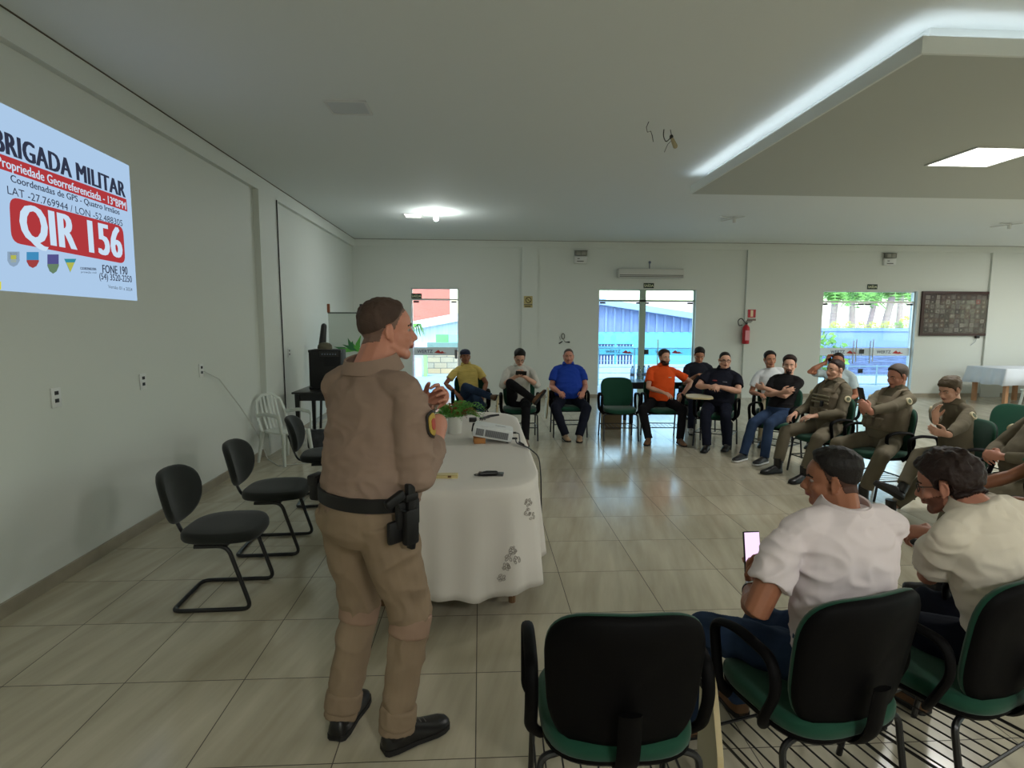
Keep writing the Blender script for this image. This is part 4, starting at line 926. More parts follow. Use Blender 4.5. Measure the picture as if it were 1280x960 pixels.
# folded black music stand / tripod leaning at the wall
g = MB(); g.cap([(-2.55, 9.2, .0), (-2.50, 9.25, 1.35)], [.02, .02]); g.cap([(-2.50, 9.25, 1.3), (-2.47, 9.27, 1.62)], [.06, .045]); tag(g.build('folded_umbrella', darkm), 'dark folded umbrella leaning in the corner behind the amplifier', 'umbrella')
# white monobloc chair
mono = M('white_monobloc', (206, 212, 204), .4, .5)
wc = empty('plastic_chair', (-2.36, 7.0, 0), -PI/2-.55, 'white plastic garden chair against the left wall pilaster', 'chair')
g = MB(); g.loft([[Vector((x*k, y*k, z)) for x, y in sup(.46, .44, 4, 32)] for k, z in ((.96, .40), (1, .41), (1, .425), (.97, .43))]); g.build('seat', mono, wc)
g = MB(); g.tube([(-.22, -.2, .42), (-.235, -.27, .62), (-.19, -.33, .80), (-.08, -.36, .87), (.08, -.36, .87), (.19, -.33, .80), (.235, -.27, .62), (.22, -.2, .42)], .022, None, 8, ry=.012); g.build('back_frame', mono, wc)
for x in (-.12, -.06, 0, .06, .12): g = MB(); g.tube([(x, -.21, .42), (x*1.05, -.29, .64), (x, -.352, .855)], .017, None, 6, up=(1, 0, 0), ry=.006); g.build('slat', mono, wc)
for sx in (-1, 1):
    g = MB(); g.tube(fillet([(sx*.235, -.26, .62), (sx*.27, -.05, .66), (sx*.27, .19, .64), (sx*.25, .22, .42)], .05), .024, None, 8, up=(0, 0, 1), ry=.012); g.build('armrest', mono, wc)
    for y, y2 in ((.2, .25), (-.2, -.27)): g = MB(); g.tube([(sx*.21, y, .42), (sx*.245, y2, 0)], [.03, .02], None, 8); g.build('leg', mono, wc)
wc.scale = (.88, .88, .92)
bg_ = MB(); bg_.rbox((0, 0, .12), (.32, .2, .24), .03); o = bg_.build('equipment_bag', M('dark_bag', (60, 62, 66), .7, var=(12, .4))); o.location = (-2.15, 7.75, 0); tag(o, 'dark grey bag on the floor behind the white plastic chair', 'bag')

# ---------------------------------------------------------------- right side: table with lace cloth, water table
tq = aY(1212, 459, 11.8)
lace = M('lace_cloth', (222, 228, 236), .8, bump=(90, .4, .004))
ct, c2, P2_, N2_ = (None,)*4
t = empty('banquet_table', (11.95, 11.75, 0), 0, 'wooden table under a white lace cloth by the back wall on the right', 'table'); wl = M('honey_wood', (178, 132, 92), .5)
g = MB(); g.box((-1.05, -.45, .735), (1.25, .45, .765)); g.build('table_top', wl, t, smooth=False)
for sx in (-.95, .0, 1.15):
    for sy in (-.38, .38): g = MB(); g.box((sx-.035, sy-.035, 0), (sx+.035, sy+.035, .735)); g.build('leg', wl, t, smooth=False)
g = MB(); rings = []
def rect(hx0, hx1, hy, z, amp):
    pts = []; n = 60
    per = [(-1, -1), (1, -1), (1, 1), (-1, 1)]
    for k in range(4):
        a, b = per[k], per[(k+1) % 4]
        for j in range(n):
            u = j/n; x = a[0]+(b[0]-a[0])*u; y = a[1]+(b[1]-a[1])*u; X = (hx0+hx1)/2+(hx1-hx0)/2*x; Y = hy*y
            s_ = (k*n+j)*.45; X += x*amp*math.sin(s_) if abs(x) == 1 else 0; Y += y*amp*math.sin(s_) if abs(y) == 1 else 0; pts.append(Vector((X, Y, z+amp*.5*math.sin(s_*.5))))
    return pts
g.loft([rect(-1.0, 1.2, .42, .768, 0), rect(-1.07, 1.27, .47, .768, 0), rect(-1.08, 1.28, .48, .755, 0), rect(-1.11, 1.31, .50, .62, .012), rect(-1.16, 1.36, .53, .42, .025)], lace, caps=False); g.F.append(tuple(range(240))); g.MI.append(0)
o = g.build('lace_tablecloth', lace, None, angle=70); o.location = (11.95, 11.75, 0); tag(o, 'white lace cloth covering the wooden table at the right', 'tablecloth')
sm = o.modifiers.new('t', 'SOLIDIFY'); sm.thickness = .002
# white stool leg at the right edge
ws = empty('plastic_stool', (aY(1282, 520, 10.3).x+.15, 10.3, 0), 0, 'white plastic stool at the right edge near the lace covered table', 'stool'); g = MB(); g.rbox((0, 0, .44), (.32, .32, .03), .01); g.build('seat', mono, ws)
for sx in (-1, 1):
    for sy in (-1, 1): g = MB(); g.tube([(sx*.12, sy*.12, .43), (sx*.16, sy*.16, 0)], [.025, .018], None, 8); g.build('leg', mono, ws)
# black bench with glass jars behind the empty green chair
q = aY(800, 480, 9.6); bt2 = empty('black_side_table', (q.x+.35, 9.6, 0), 0, 'low black table with bottles in front of the middle glass door', 'table')
zt_ = aY(800, 476, 9.6).z
g = MB(); g.box((-.6, -.25, zt_-.11), (.6, .25, zt_)); g.build('table_top', blk_l, bt2, smooth=False)
for sx in (-.55, .55):
    for sy in (-.2, .2): g = MB(); g.box((sx-.025, sy-.025, 0), (sx+.025, sy+.025, zt_-.11)); g.build('leg', blk_l, bt2, smooth=False)
clearp = clear_mat('clear_plastic', (205, 222, 232), .10, .08)
for k, px in enumerate((790.5, 799, 806, 812.5)):
    q = aY(px, 470, 9.6); b_ = empty('water_bottle', (q.x, 9.6+.03*k, zt_), 0, ['first', 'second', 'third', 'last'][k]+' clear bottle from the left on the low black table by the glass door', 'bottle', None)
    g = MB(); g.lathe([(0, 0), (.036, 0), (.038, .01), (.038, .13), (.034, .15), (.038, .17), (.036, .19), (.015, .225), (.014, .24), (0, .24)], n=14); g.build('bottle_body', clearp, b_)
    g = MB(); g.lathe([(0, .235), (.017, .235), (.017, .255), (0, .255)], n=12); g.build('bottle_cap', M('bottle_cap_grey', (90, 110, 130), .4), b_)
    g = MB(); g.lathe([(.0388, .08), (.0392, .08), (.0392, .125), (.0388, .125)], n=14); g.build('bottle_label', M('bottle_label_blue', (120, 140, 165), .5), b_)
q = aY(775, 522, 9.0); g = MB(); g.rbox((0, 0, .17), (.30, .2, .34), .01); o = g.build('cardboard_box', M('cardboard', (130, 112, 84), .8)); o.location = (fl(775, 545).x, 9.0, 0); tag(o, 'brown cardboard box standing behind the empty green chair', 'box')
# ================================================================ people
def skin(name, c):
    m = M('skin_'+name, c, .5, .35, var=(9, .10), bump=(160, .08, .001)); m.node_tree.nodes['Principled BSDF'].inputs['Subsurface Weight'].default_value = .0; return m
lipm = {}
def V3(*a): return Vector(a)
def ik(a, c, l1, l2, hint):
    d = c-a; L = d.length
    if L > (l1+l2)*.995: c = a+d*((l1+l2)*.995/L); d = c-a; L = d.length
    u = d/L; t = (l1*l1-l2*l2+L*L)/(2*L); hh = math.sqrt(max(0, l1*l1-t*t)); h_ = hint-u*hint.dot(u)
    if h_.length < 1e-5: h_ = u.orthogonal()
    return a+u*t+h_.normalized()*hh, c
def add_hand(g, wrist, d, pn, thumb, curl=.5, s=1.0, spread=.12, curls=None, fr=1.0):
    """palm, four fingers and a thumb; d = pointing direction, pn = palm normal (fingers close towards it), thumb = side direction of the thumb"""
    d = d.normalized(); pn = (pn-d*pn.dot(d)).normalized(); sd = d.cross(pn)
    if sd.dot(thumb) < 0: sd = -sd                       # sd points to the thumb side
    base = wrist+d*.02*s
    g.cap([wrist-d*.02*s, base+d*.03*s], [.028*s, .034*s], ry=[.020*s, .018*s], up=sd)
    g.cap([base+d*.02*s+sd*.002, base+d*.062*s], [.037*s, .041*s], ry=[.016*s, .014*s], up=sd)
    lens = [(.042, .026, .021), (.047, .03, .022), (.043, .028, .021), (.033, .021, .019)]
    for k in range(4):
        o = (.0300-.0200*k)*s; p = base+d*(.070-.004*abs(k-1)-.004*(k == 3))*s+sd*o; dd = (d+sd*(spread*(1.5-k)*.5)).normalized(); c = curls[k] if curls else curl; R_ = [.0092, .0088, .0080, .0070]; P = [p-dd*.02*s, p]
        ang = 0; ax = dd.cross(pn).normalized()
        for j, L in enumerate(lens[k]):
            ang += c*(1.15, 1.35, .9)[j]; q = Quaternion(ax, ang) @ dd; P.append(P[-1]+q*L*s)
        g.cap(P, [.0095*s*fr]+[r*s*fr*(.9 if k == 3 else 1) for r in R_], n=8)
    tb = base+d*.008*s+sd*.030*s
    t1 = (sd*.75+d*.7+pn*.25).normalized(); t2 = (d*.85+sd*.25+pn*(.25+.7*curl)).normalized(); t3 = (d*.8-sd*.15*curl+pn*(.3+.8*curl)).normalized()
    g.cap([tb-sd*.012*s, tb+t1*.032*s, tb+t1*.032*s+t2*.032*s, tb+t1*.032*s+t2*.032*s+t3*.024*s], [.014*s, .0125*s, .0105*s, .0088*s], n=8)

def head_prims(g, T, s=1.0, fat=0.0, female=False, detail=False):
    h = MB()
    h.ell((0, -.016, .038), (.0755, .098, .086)); h.ell((0, .004, .030), (.072, .088, .082))
    h.ell((0, .026, -.028), (.0605+fat, .062, .066)); h.ell((0, .018, -.058), (.054+fat*1.4, .054, .045+fat*.5))
    h.cap([(-.054-fat, -.006, -.048), (-.036-fat*.6, .045, -.083), (0, .066, -.093), (.036+fat*.6, .045, -.083), (.054+fat, -.006, -.048)], [.017, .016, .018, .016, .017])
    h.ell((0, .066, -.088), (.024, .018, .020)); h.cap([(-.036, .070, .024), (0, .079, .020), (.036, .070, .024)], [.011, .010, .011])
    for x in (-1, 1):
        h.ell((x*.040, .056, -.024), (.025, .022, .022)); h.ell((x*.011, .094, -.034), (.009, .010, .0075))
        R_ = Matrix.Rotation(x*-.35, 3, 'Z'); er = Matrix.Rotation(x*-.45, 3, 'Z') @ Matrix.Rotation(.15, 3, 'X')
        h.ell((x*.0785, -.009, -.001), (.007, .018, .030), rot=er); h.cap([Vector((x*.082, -.018, -.022)), Vector((x*.088, -.024, .003)), Vector((x*.088, -.018, .023)), Vector((x*.082, -.002, .027)), Vector((x*.078, .002, .014))], .0050, n=6)
        h.ell((x*.079, -.001, -.028), (.007, .009, .010))
    h.cap([(0, .080, .016), (0, .094, -.008), (0, .104, -.027)], [.0085, .0095, .0125]); h.ell((0, .098, -.032), (.016, .012, .009))
    h.ell((0, .082, -.050), (.027, .014, .016)); h.ell((0, .090, -.0525), (.021, .008, .0048)); h.ell((0, .088, -.0625), (.018, .009, .0056))
    h.xf(T); g.V += [tuple(v) for v in h.V] if False else []; o = len(g.V); g.V += h.V; g.F += [tuple(i+o for i in f) for f in h.F]; g.MI += h.MI

def sstep(x): x = np.clip(x, 0, 1); return x*x*(3-2*x)
HL = {'short': ([-.11, -.08, -.045, -.02, .012, .03, .05, .075, .11], [-.062, -.062, -.045, .022, .000, .044, .078, .094, .098]),
      'buzz': ([-.11, -.08, -.045, -.02, .012, .03, .05, .075, .11], [-.050, -.050, -.035, .025, .005, .040, .068, .086, .092]),
      'bald': ([-.11, -.08, -.045, -.02, .012, .03, .05, .075, .11], [-.050, -.050, -.035, .025, .015, .045, .075, .100, .115]),
      'long': ([-.11, -.08, -.045, -.02, .012, .03, .05, .075, .11], [-.085, -.085, -.075, -.03, -.012, .026, .05, .068, .075]),
      'low': ([-.11, -.08, -.045, -.02, .012, .03, .05, .075, .11], [-.055, -.055, -.035, .020, -.004, .026, .042, .056, .062])}
def shell(name, body, Tinv, mat, parent, thick):
    """closed layer lying on part of the body; thick(p_local, n_local) gives its thickness, <=0 is bare"""
    me = body.data; c = coords(me); n = normals(me); A = np.array(Tinv); L = c@A[:3, :3].T+A[:3, 3]; nl = n@A[:3, :3].T
    near = (np.abs(L[:, 0]) < .13) & (np.abs(L[:, 1]) < .15) & (np.abs(L[:, 2]) < .16); idx = np.where(near)[0]
    t = np.full(len(c), -1.0); t[idx] = thick(L[idx], nl[idx])
    keep = t > 0; F = [p.vertices[:] for p in me.polygons if all(keep[i] for i in p.vertices)]
    if not F: return None
    used = sorted({i for f in F for i in f}); mp = {i: k for k, i in enumerate(used)}; k0 = len(used)
    out = c+n*t[:, None]; inn = c-n*.001
    V = [tuple(out[i]) for i in used]+[tuple(inn[i]) for i in used]; FF = [tuple(mp[i] for i in f) for f in F]+[tuple(mp[i]+k0 for i in reversed(f)) for f in F]
    cnt = {}
    for f in F:
        for a, b in zip(f, f[1:]+f[:1]): cnt[(a, b)] = 1
    for (a, b) in cnt:
        if (b, a) not in cnt: FF.append((mp[b], mp[a], mp[a]+k0, mp[b]+k0))
    m2 = bpy.data.meshes.new(name); m2.from_pydata(V, [], FF); m2.materials.append(mat); m2.polygons.foreach_set('use_smooth', np.ones(len(m2.polygons), dtype=bool)); m2.update()
    o = bpy.data.objects.new(name, m2); COL.objects.link(o); o.parent = parent; return o
def hair_thick(style, top, side, rough=0, fr=25, cut=None):
    xs, zs = HL[style]; zs = list(zs)
    if cut == 'main': zs = [-.012, -.010, .002, .018, .034, .052, .080, zs[-2]+.004, zs[-1]+.004]
    def f(L, n):
        zh = np.interp(L[:, 1], xs, zs); d = (L[:, 2]-zh)
        ear = (np.abs(L[:, 0]) > .0765) & (L[:, 2] < .034) & (np.abs(L[:, 1]+.006) < .028) & (L[:, 2] > -.045)
        t = side+(top-side)*sstep((L[:, 2]-.03)/.06); t = t*sstep(d/.02)+.0008; far = (L[:, 0]/.088)**2+((L[:, 1]+.014)/.112)**2+((L[:, 2]-.03)/.112)**2 > 1.12
        if rough: t = t*(1+rough*np.array([mnoise.noise(Vector(p)*fr)+.5*mnoise.noise(Vector(p)*fr*2.3) for p in L]))
        return np.where((d < 0) | ear | far, -1, np.maximum(t, .0006))
    return f
def beard_thick(kind, th=.004):
    def f(L, n):
        x, y, z = np.abs(L[:, 0]), L[:, 1], L[:, 2]
        if kind == 'goatee': ok = (y > .055) & (x < .034) & (z < -.036) & (z > -.115) & ~((x < .02) & (z > -.068) & (z < -.048)) & ~((z > -.042) & (y < .085))
        else: ok = (z < -.028-.25*np.clip(y-.03, 0, 1)) & (y > .005-.0*z) & (z > -.118) & ~((x < .021) & (z > -.069) & (z < -.047)) & (y > -.02) & ~((x < .014) & (z > -.04)) & (n[:, 2] > -.95)
        return np.where(ok, th, -1)
    return f

def shoe(parent, T, mat, sole, kind='shoe', s=1.0):
    """T maps shoe space (y forward from the ankle, z up from the floor) to the parent's space"""
    ys = [-.075, -.065, -.03, .01, .05, .09, .13, .165, .19, .20]; ws = [.022, .034, .040, .039, .038, .043, .047, .043, .030, .014]
    hs = [.05, .075, .085, .088, .080, .064, .052, .046, .038, .028]
    g = MB(); rings = []
    for y, w_, h_ in zip(ys, ws, hs):
        rings.append([T @ Vector((w_*s*math.copysign(abs(math.cos(a))**.75, math.cos(a)), y*s, max(.012, .012+(h_-.012)*max(0, math.sin(a))**.8)*s)) for a in [2*PI*j/20 for j in range(20)]])
    g.loft(rings)
    if kind == 'boot': g.tube([T @ Vector((0, -.028*s, z*s)) for z in (.05, .10, .14, .175)], [.046*s, .047*s, .048*s, .050*s], n=16)
    else: g.tube([T @ Vector((0, -.025*s, z*s)) for z in (.05, .085, .10)], [.043*s, .042*s, .042*s], n=14)
    o = g.build('boot' if kind == 'boot' else 'shoe', mat, parent, angle=70)
    g = MB(); out = [(w_, y) for y, w_ in zip(ys, ws)]
    pts = [(w_+.003, y) for w_, y in out]+[(-w_-.003, y) for w_, y in reversed(out)]
    g.add([T @ Vector((x*s, y*s, 0.0)) for x, y in pts]+[T @ Vector((x*s, y*s, (.022 if y < 0 else .018)*s)) for x, y in pts], [tuple(range(len(pts)))[::-1], tuple(range(len(pts), 2*len(pts)))]+[(i, (i+1) % len(pts), len(pts)+(i+1) % len(pts), len(pts)+i) for i in range(len(pts))])
    g.build('sole', sole, o, angle=50)
    if kind != 'plain':
        lc = MB()
        for k in range(4): y = .035+.02*k; z = .082-.007*k; lc.tube([T @ Vector((x*s, y*s, (z+.0035-abs(x)*abs(x)*6)*s)) for x in (-.016, 0, .016)], .0022, n=5)
        lc.build('lace', M('lace_dark', (50, 50, 50), .8) if kind == 'boot' else M('lace_grey', (120, 118, 112), .8), o)
    return o

def person(label, pos, head_deg, sk, top, trousers, hair, shoes, pz=.545, s=.95, w=1.0, belly=.0, lean=-8, side=0, twist=0, head=(0, 0, 0), hfwd=.0,
           wristL=None, wristR=None, elbL=(-.5, -.6, -.6), elbR=(.5, -.6, -.6), handL=None, handR=None, ankL=(-.14, .42, .09), ankR=(.14, .42, .09), kneeL=(0, .5, 1), kneeR=(0, .5, 1),
           footL=None, footR=None, sleeve='short', collar=True, extras=None, vox=.0065, fat=0, beard=None, glasses=False, cat='person', fingers=None, shoe_kind='shoe', sole=None, seed=0, hem=.0, tuck=False, thigh=1.0, eyes=True, leg_l=None, hat=None, curl=(.35, .35), neckr=.056, hs=1.0, sweld=None, girth=1.0, sleeve_r=1.0, wamp=.0045, ws=7, hup=0, fade=None):
    hd = math.radians(head_deg)-PI/2
    root = empty('person', (pos[0], pos[1], 0), hd, label, cat)
    Rz = Matrix.Rotation(hd, 4, 'Z'); W2L = (Matrix.Translation((pos[0], pos[1], 0)) @ Rz).inverted()
    pel = V3(0, 0, pz); Rs = Matrix.Rotation(-math.radians(twist), 4, 'Z') @ Matrix.Rotation(math.radians(side), 4, 'Y') @ Matrix.Rotation(-math.radians(lean), 4, 'X')
    Sp = Matrix.Translation(pel) @ Rs @ Matrix.Scale(s, 4)
    sp = lambda x, y, z: Sp @ V3(x, y, z)
    shL, shR = sp(-.185*w, -.005, .468), sp(.185*w, -.005, .468)
    nb = sp(0, -.01, .53); Hc = Sp @ V3(0, .035+hfwd, .668-hfwd*.25+hup)
    Th = Matrix.Translation(Hc) @ Matrix.Rotation(math.radians(head[0]), 4, 'Z') @ Matrix.Rotation(-math.radians(head[1]), 4, 'X') @ Matrix.Rotation(math.radians(head[2]), 4, 'Y') @ Matrix.Scale(s*hs, 4)
    cv = lambda p: (W2L @ Vector(p[1:])) if (p is not None and len(p) == 4) else (Vector(p) if p is not None else None)
    wL = cv(wristL) or V3(-.15, .26, pz+.12); wR = cv(wristR) or V3(.15, .26, pz+.12)
    U, Fo = .295*s, .262*s
    eL, wL = ik(shL, wL, U, Fo, Vector(elbL)); eR, wR = ik(shR, wR, U, Fo, Vector(elbR))
    hipL, hipR = V3(-.095*w*s, 0, pz), V3(.095*w*s, 0, pz)
    TH, SH = (leg_l or (.43, .42)); TH *= s; SH *= s
    aL, aR = cv(ankL), cv(ankR); kL, aL = ik(hipL, aL, TH, SH, Vector(kneeL)); kR, aR = ik(hipR, aR, TH, SH, Vector(kneeR))
    root['_x'] = 0; del root['_x']
    # ---- body
    g = MB()
    head_prims(g, Th, fat=fat)
    g.cap([nb-(Rs @ V3(0, 0, .03)), Th @ V3(0, -.022, -.045)], [neckr*s*1.08, neckr*s], ry=[neckr*s*1.05, neckr*s])
    g.cap([Th @ V3(0, -.048, -.03), nb+(Rs @ V3(0, -.018, -.012))], [.043*s, .043*s])
    g.loft([[sp(rx*w*.92*math.cos(a), yo+ry*.9*math.sin(a), z) for a in [2*PI*j/20 for j in range(20)]] for z, rx, ry, yo in [(-.09, .13, .10, 0), (0, .16, .11, 0), (.15, .14, .10, belly*.5), (.34, .165, .11, 0), (.45, .15, .09, -.01), (.52, .06, .055, -.01)]])
    g.cap([shL, sp(-.07, -.01, .49)], [.026*s, .040*s]); g.cap([shR, sp(.07, -.01, .49)], [.026*s, .040*s])
    gr = girth
    for sh, el, wr in ((shL, eL, wL), (shR, eR, wR)):
        mid = sh.lerp(el, .5); f1 = el.lerp(wr, .28); g.cap([sh, mid, el, f1, wr], [.026*s*gr, .044*s*gr, .038*s*gr, .042*s*gr, .0265*s*gr])
    for (wr, el, hh, sx) in ((wL, eL, handL, -1), (wR, eR, handR, 1)):
        fd = (wr-el).normalized(); hh = hh or {}
        d = Vector(hh['d']) if 'd' in hh else (fd+V3(0, .1, -.05)); pn = Vector(hh['pn']) if 'pn' in hh else V3(-sx*.3, 0, -1); th = Vector(hh['th']) if 'th' in hh else V3(-sx, .2, 0)
        add_hand(g, wr, d, pn, th, hh.get('c', .3), s*1.02, curls=hh.get('cs'), fr=hh.get('fr', 1))
    for hp, kn, an in ((hipL, kL, aL), (hipR, kR, aR)): g.cap([hp, hp.lerp(kn, .5), kn, kn.lerp(an, .3), an], [.075*s, .066*s, .050*s, .050*s, .036*s]); 
    for an, ft, sx in ((aL, footL, -1), (aR, footR, 1)): pass
    body = blob('body', g, vox, sk, root, smooth=3)
    # lips
    me = body.data; me.materials.append(M('lips', (150, 88, 80), .5)); cen = np.empty(len(me.polygons)*3); me.polygons.foreach_get('center', cen); cen = cen.reshape(-1, 3)
    Ti = np.array(Th.inverted()); L = cen@Ti[:3, :3].T+Ti[:3, 3]; msk = (((L[:, 0]/.023)**2+((L[:, 2]+.0575)/.0105)**2) < 1) & (L[:, 1] > .078)
    me.polygons.foreach_set('material_index', msk.astype(np.int32)); me.update()
    # ---- hair, brows, beard, eyes
    if hair:
        if fade: shell('hair_fade', body, Th.inverted(), fade, root, hair_thick(hair[1], .0010, .0008)); shell('hair', body, Th.inverted(), hair[0], root, hair_thick(*hair[1:], cut='main'))
        else: shell('hair', body, Th.inverted(), hair[0], root, hair_thick(*hair[1:]))
        g = MB()
        for x in (-1, 1): g.cap([Th @ V3(x*.014, .0865, .021), Th @ V3(x*.03, .083, .027), Th @ V3(x*.046, .070, .022)], [.0045*s, .0052*s, .0035*s], n=6)
        g.build('eyebrow', hair[0], root)
    if beard: shell('beard', body, Th.inverted(), beard[1], root, beard_thick(beard[0], beard[2] if len(beard) > 2 else .004))
    if eyes:
        for x in (-1, 1):
            g = MB(); g.ell(Th @ V3(x*.0315, .0665, .006), (.0122*s, .0115*s, .0085*s), M('eye_white', (168, 150, 140), .3), n=12, k=8); g.ell(Th @ V3(x*.0315, .0755, .0055), (.0056*s, .0038*s, .0052*s), M('iris_dark', (40, 28, 22), .2), n=10, k=6); g.build('eye', None, root)
    if glasses:
        g = MB()
        for x in (-1, 1):
            g.tube([Th @ V3(x*.033+.0235*math.copysign(abs(math.cos(a))**.7, math.cos(a)), .0905-.006*abs(math.cos(a))*(1 if x*math.cos(a) > 0 else 0), .003+.0165*math.copysign(abs(math.sin(a))**.7, math.sin(a))) for a in [2*PI*j/16 for j in range(16)]], (.0019 if vox < .006 else .0028)*s, n=6, closed=True)
            g.tube([Th @ V3(x*.0565, .086, .010), Th @ V3(x*.078, .04, .010), Th @ V3(x*.082, -.012, .008)], .0018*s, n=6)
        g.tube([Th @ V3(-.01, .0905, .006), Th @ V3(0, .094, .008), Th @ V3(.01, .0905, .006)], .0016*s, n=6); gl = g.build('glasses', darkm, root)
    # ---- top
    tm = top; g = MB(); b = belly
    rings = [(hem, .168, .122+b*.3, b*.25), (.0, .172, .126+b*.5, b*.4), (.09, .168+b*.5, .124+b, b*.62), (.18, .166+b*.5, .122+b*1.05, b*.66), (.27, .170+b*.3, .124+b*.7, b*.45), (.36, .182, .126+b*.2, b*.12), (.43, .180, .116, -.004), (.485, .140, .092, -.008), (.525, .092, .082, -.010), (.552, neckr+.013, neckr+.014, -.010)]
    g.loft([[sp(rx*w*math.copysign(abs(math.cos(a))**.9, math.cos(a)), yo+ry*math.sin(a)*(1 if math.sin(a) > 0 else .95), z) for a in [2*PI*j/28 for j in range(28)]] for z, rx, ry, yo in rings])
    for sh, sx in ((shL, -1), (shR, 1)): g.cap([sp(sx*.055, -.014, .508), sp(sx*.12*w, -.010, .486), sh+(Rs @ V3(-sx*.012, 0, -.006))], [.050*s, .060*s, .057*s])
    for sh, el, wr in ((shL, eL, wL), (shR, eR, wR)):
        q = sleeve_r
        if sleeve == 'short': e_ = sh.lerp(el, .66); g.tube([sh.lerp(el, .04), sh.lerp(el, .3), e_], [.055*s, .061*s*q, .066*s*q], n=18)
        elif sleeve == 'roll': e_ = el.lerp(wr, .18); g.tube([sh.lerp(el, .04), sh.lerp(el, .5), el, e_], [.056*s, .060*s*q, .056*s*q, .054*s*q], n=18); g.ell(el, (.056*s*q,)*3)
        else: e_ = el.lerp(wr, .93); g.tube([sh.lerp(el, .04), sh.lerp(el, .25), sh.lerp(el, .5), el.lerp(sh, .1)], [.056*s, .060*s*q, .061*s*q, .058*s*q], n=18); g.ell(el, (.060*s*q,)*3); g.tube([el.lerp(wr, .06), el.lerp(wr, .5), e_], [.058*s*q, .050*s*q, .040*s*q], n=18)
    g.ell(nb+(Rs @ V3(0, -.030, -.022)), (.072*s, .050*s, .040*s))
    shirt = blob('shirt', g, max(vox, .006), tm, root, smooth=9, post=wrinkle(wamp, ws, (1, 1, 1.6), seed))
    if collar:
        g = MB(); Cm = Matrix.Translation(nb.lerp(Th @ V3(0, -.035, -.06), .30)+(Rs @ V3(0, -.004, -.006))) @ Rs @ Matrix.Rotation(.30, 4, 'X'); P_in, P_top, P_out = [], [], []
        rings = []
        for j in range(25):
            a = PI/2+math.radians(24+j*312/24); r_ = (neckr+.017)*s; c_, s_ = math.cos(a), math.sin(a); fr = abs(j-12)/12
            rings.append([Cm @ V3(r_*c_, r_*s_*1.02, -.008), Cm @ V3(r_*c_*.97, r_*s_*.99, .034*s), Cm @ V3(r_*1.06*c_, r_*1.08*s_, .037*s), Cm @ V3(r_*1.30*c_, r_*1.30*s_, (-.006-.02*fr)*s), Cm @ V3(r_*1.24*c_, r_*1.24*s_, (-.010-.02*fr)*s), Cm @ V3(r_*1.04*c_, r_*1.05*s_, .026*s)])
        g.loft(rings); g.build('collar', tm if collar is True else collar, root, angle=50)
    # ---- trousers
    g = MB(); th = thigh
    sit = pz < .75
    g.loft([[V3(0, 0, pz)+V3(rx*w*s*math.cos(a), ry*s*math.sin(a)+yo, z*s) for a in [2*PI*j/24 for j in range(24)]] for z, rx, ry, yo in ([(-.088, .13, .09, .02), (-.07, .165, .12, .01), (0, .176, .125, 0), (.06, .17, .118, 0), (.10, .162, .112, 0)] if sit else [(-.10, .14, .10, 0), (-.06, .178, .125, 0), (0, .18, .128, 0), (.08, .17, .120, 0), (.13, .160, .114, 0)])])
    for hp, kn, an in ((hipL, kL, aL), (hipR, kR, aR)):
        up_ = an+(kn-an)*(.16 if shoe_kind == 'boot' else -.045)
        if sit: g.tube([hp+(hp-kn)*.08, hp.lerp(kn, .35), hp.lerp(kn, .75), kn+(kn-hp)*.02], [.088*s*th, .086*s*th, .074*s*th, .066*s*th], n=18)
        else: g.tube([hp+(hp-kn)*.02, hp.lerp(kn, .35), hp.lerp(kn, .75), kn], [.098*s*th, .094*s*th, .078*s*th, .072*s*th], n=18)
        g.ell(kn, (.067*s*th,)*3); g.tube([kn+(an-kn)*.02, kn.lerp(an, .4), kn.lerp(an, .85), up_], [.066*s*th, .064*s*th, .056*s*th, .058*s*th], n=18)
    blob('trousers', g, max(vox, .006), trousers, root, smooth=5, post=wrinkle(wamp*1.15, ws*.9, (1, 1, .9), seed+9))
    # ---- shoes
    for an, ft, kn, sx in ((aL, footL, kL, -1), (aR, footR, kR, 1)):
        if ft is None or isinstance(ft, (int, float)):
            yaw = math.radians(ft or 0); T = Matrix.Translation((an.x, an.y, max(0, an.z-.085*s))) @ Matrix.Rotation(yaw, 4, 'Z')
        else:  # foot direction vector, shin as up
            up_ = (kn-an).normalized(); d = Vector(ft); d = (d-up_*d.dot(up_)).normalized(); x_ = d.cross(up_); T = axes(an-up_*.085*s, x_, d, up_)
        shoe(root, T @ Matrix.Translation((0, .02, 0)), shoes, sole or M('sole_dark', (26, 24, 24), .7), shoe_kind, s*1.02)
    J = dict(root=root, W2L=W2L, Sp=Sp, Rs=Rs, Th=Th, shL=shL, shR=shR, eL=eL, eR=eR, wL=wL, wR=wR, kL=kL, kR=kR, aL=aL, aR=aR, nb=nb, body=body, s=s, w=w, b=belly, hipL=hipL, hipR=hipR, pz=pz, label=label)
    if extras: extras(J)
    root['label'] = label
    return J
def wpj(J, p): return pj(J['W2L'].inverted() @ p)
def report(J, name):
    import sys
    if '--' in sys.argv: print('JOINT', name, 'head', wpj(J, J['Th'] @ V3(0, 0, 0)), 'top', wpj(J, J['Th'] @ V3(0, 0, .12)), 'shL', wpj(J, J['shL']), 'shR', wpj(J, J['shR']), 'eL', wpj(J, J['eL']), 'eR', wpj(J, J['eR']), 'wL', wpj(J, J['wL']), 'wR', wpj(J, J['wR']), 'kL', wpj(J, J['kL']), 'kR', wpj(J, J['kR']), 'aL', wpj(J, J['aL']), 'aR', wpj(J, J['aR']))
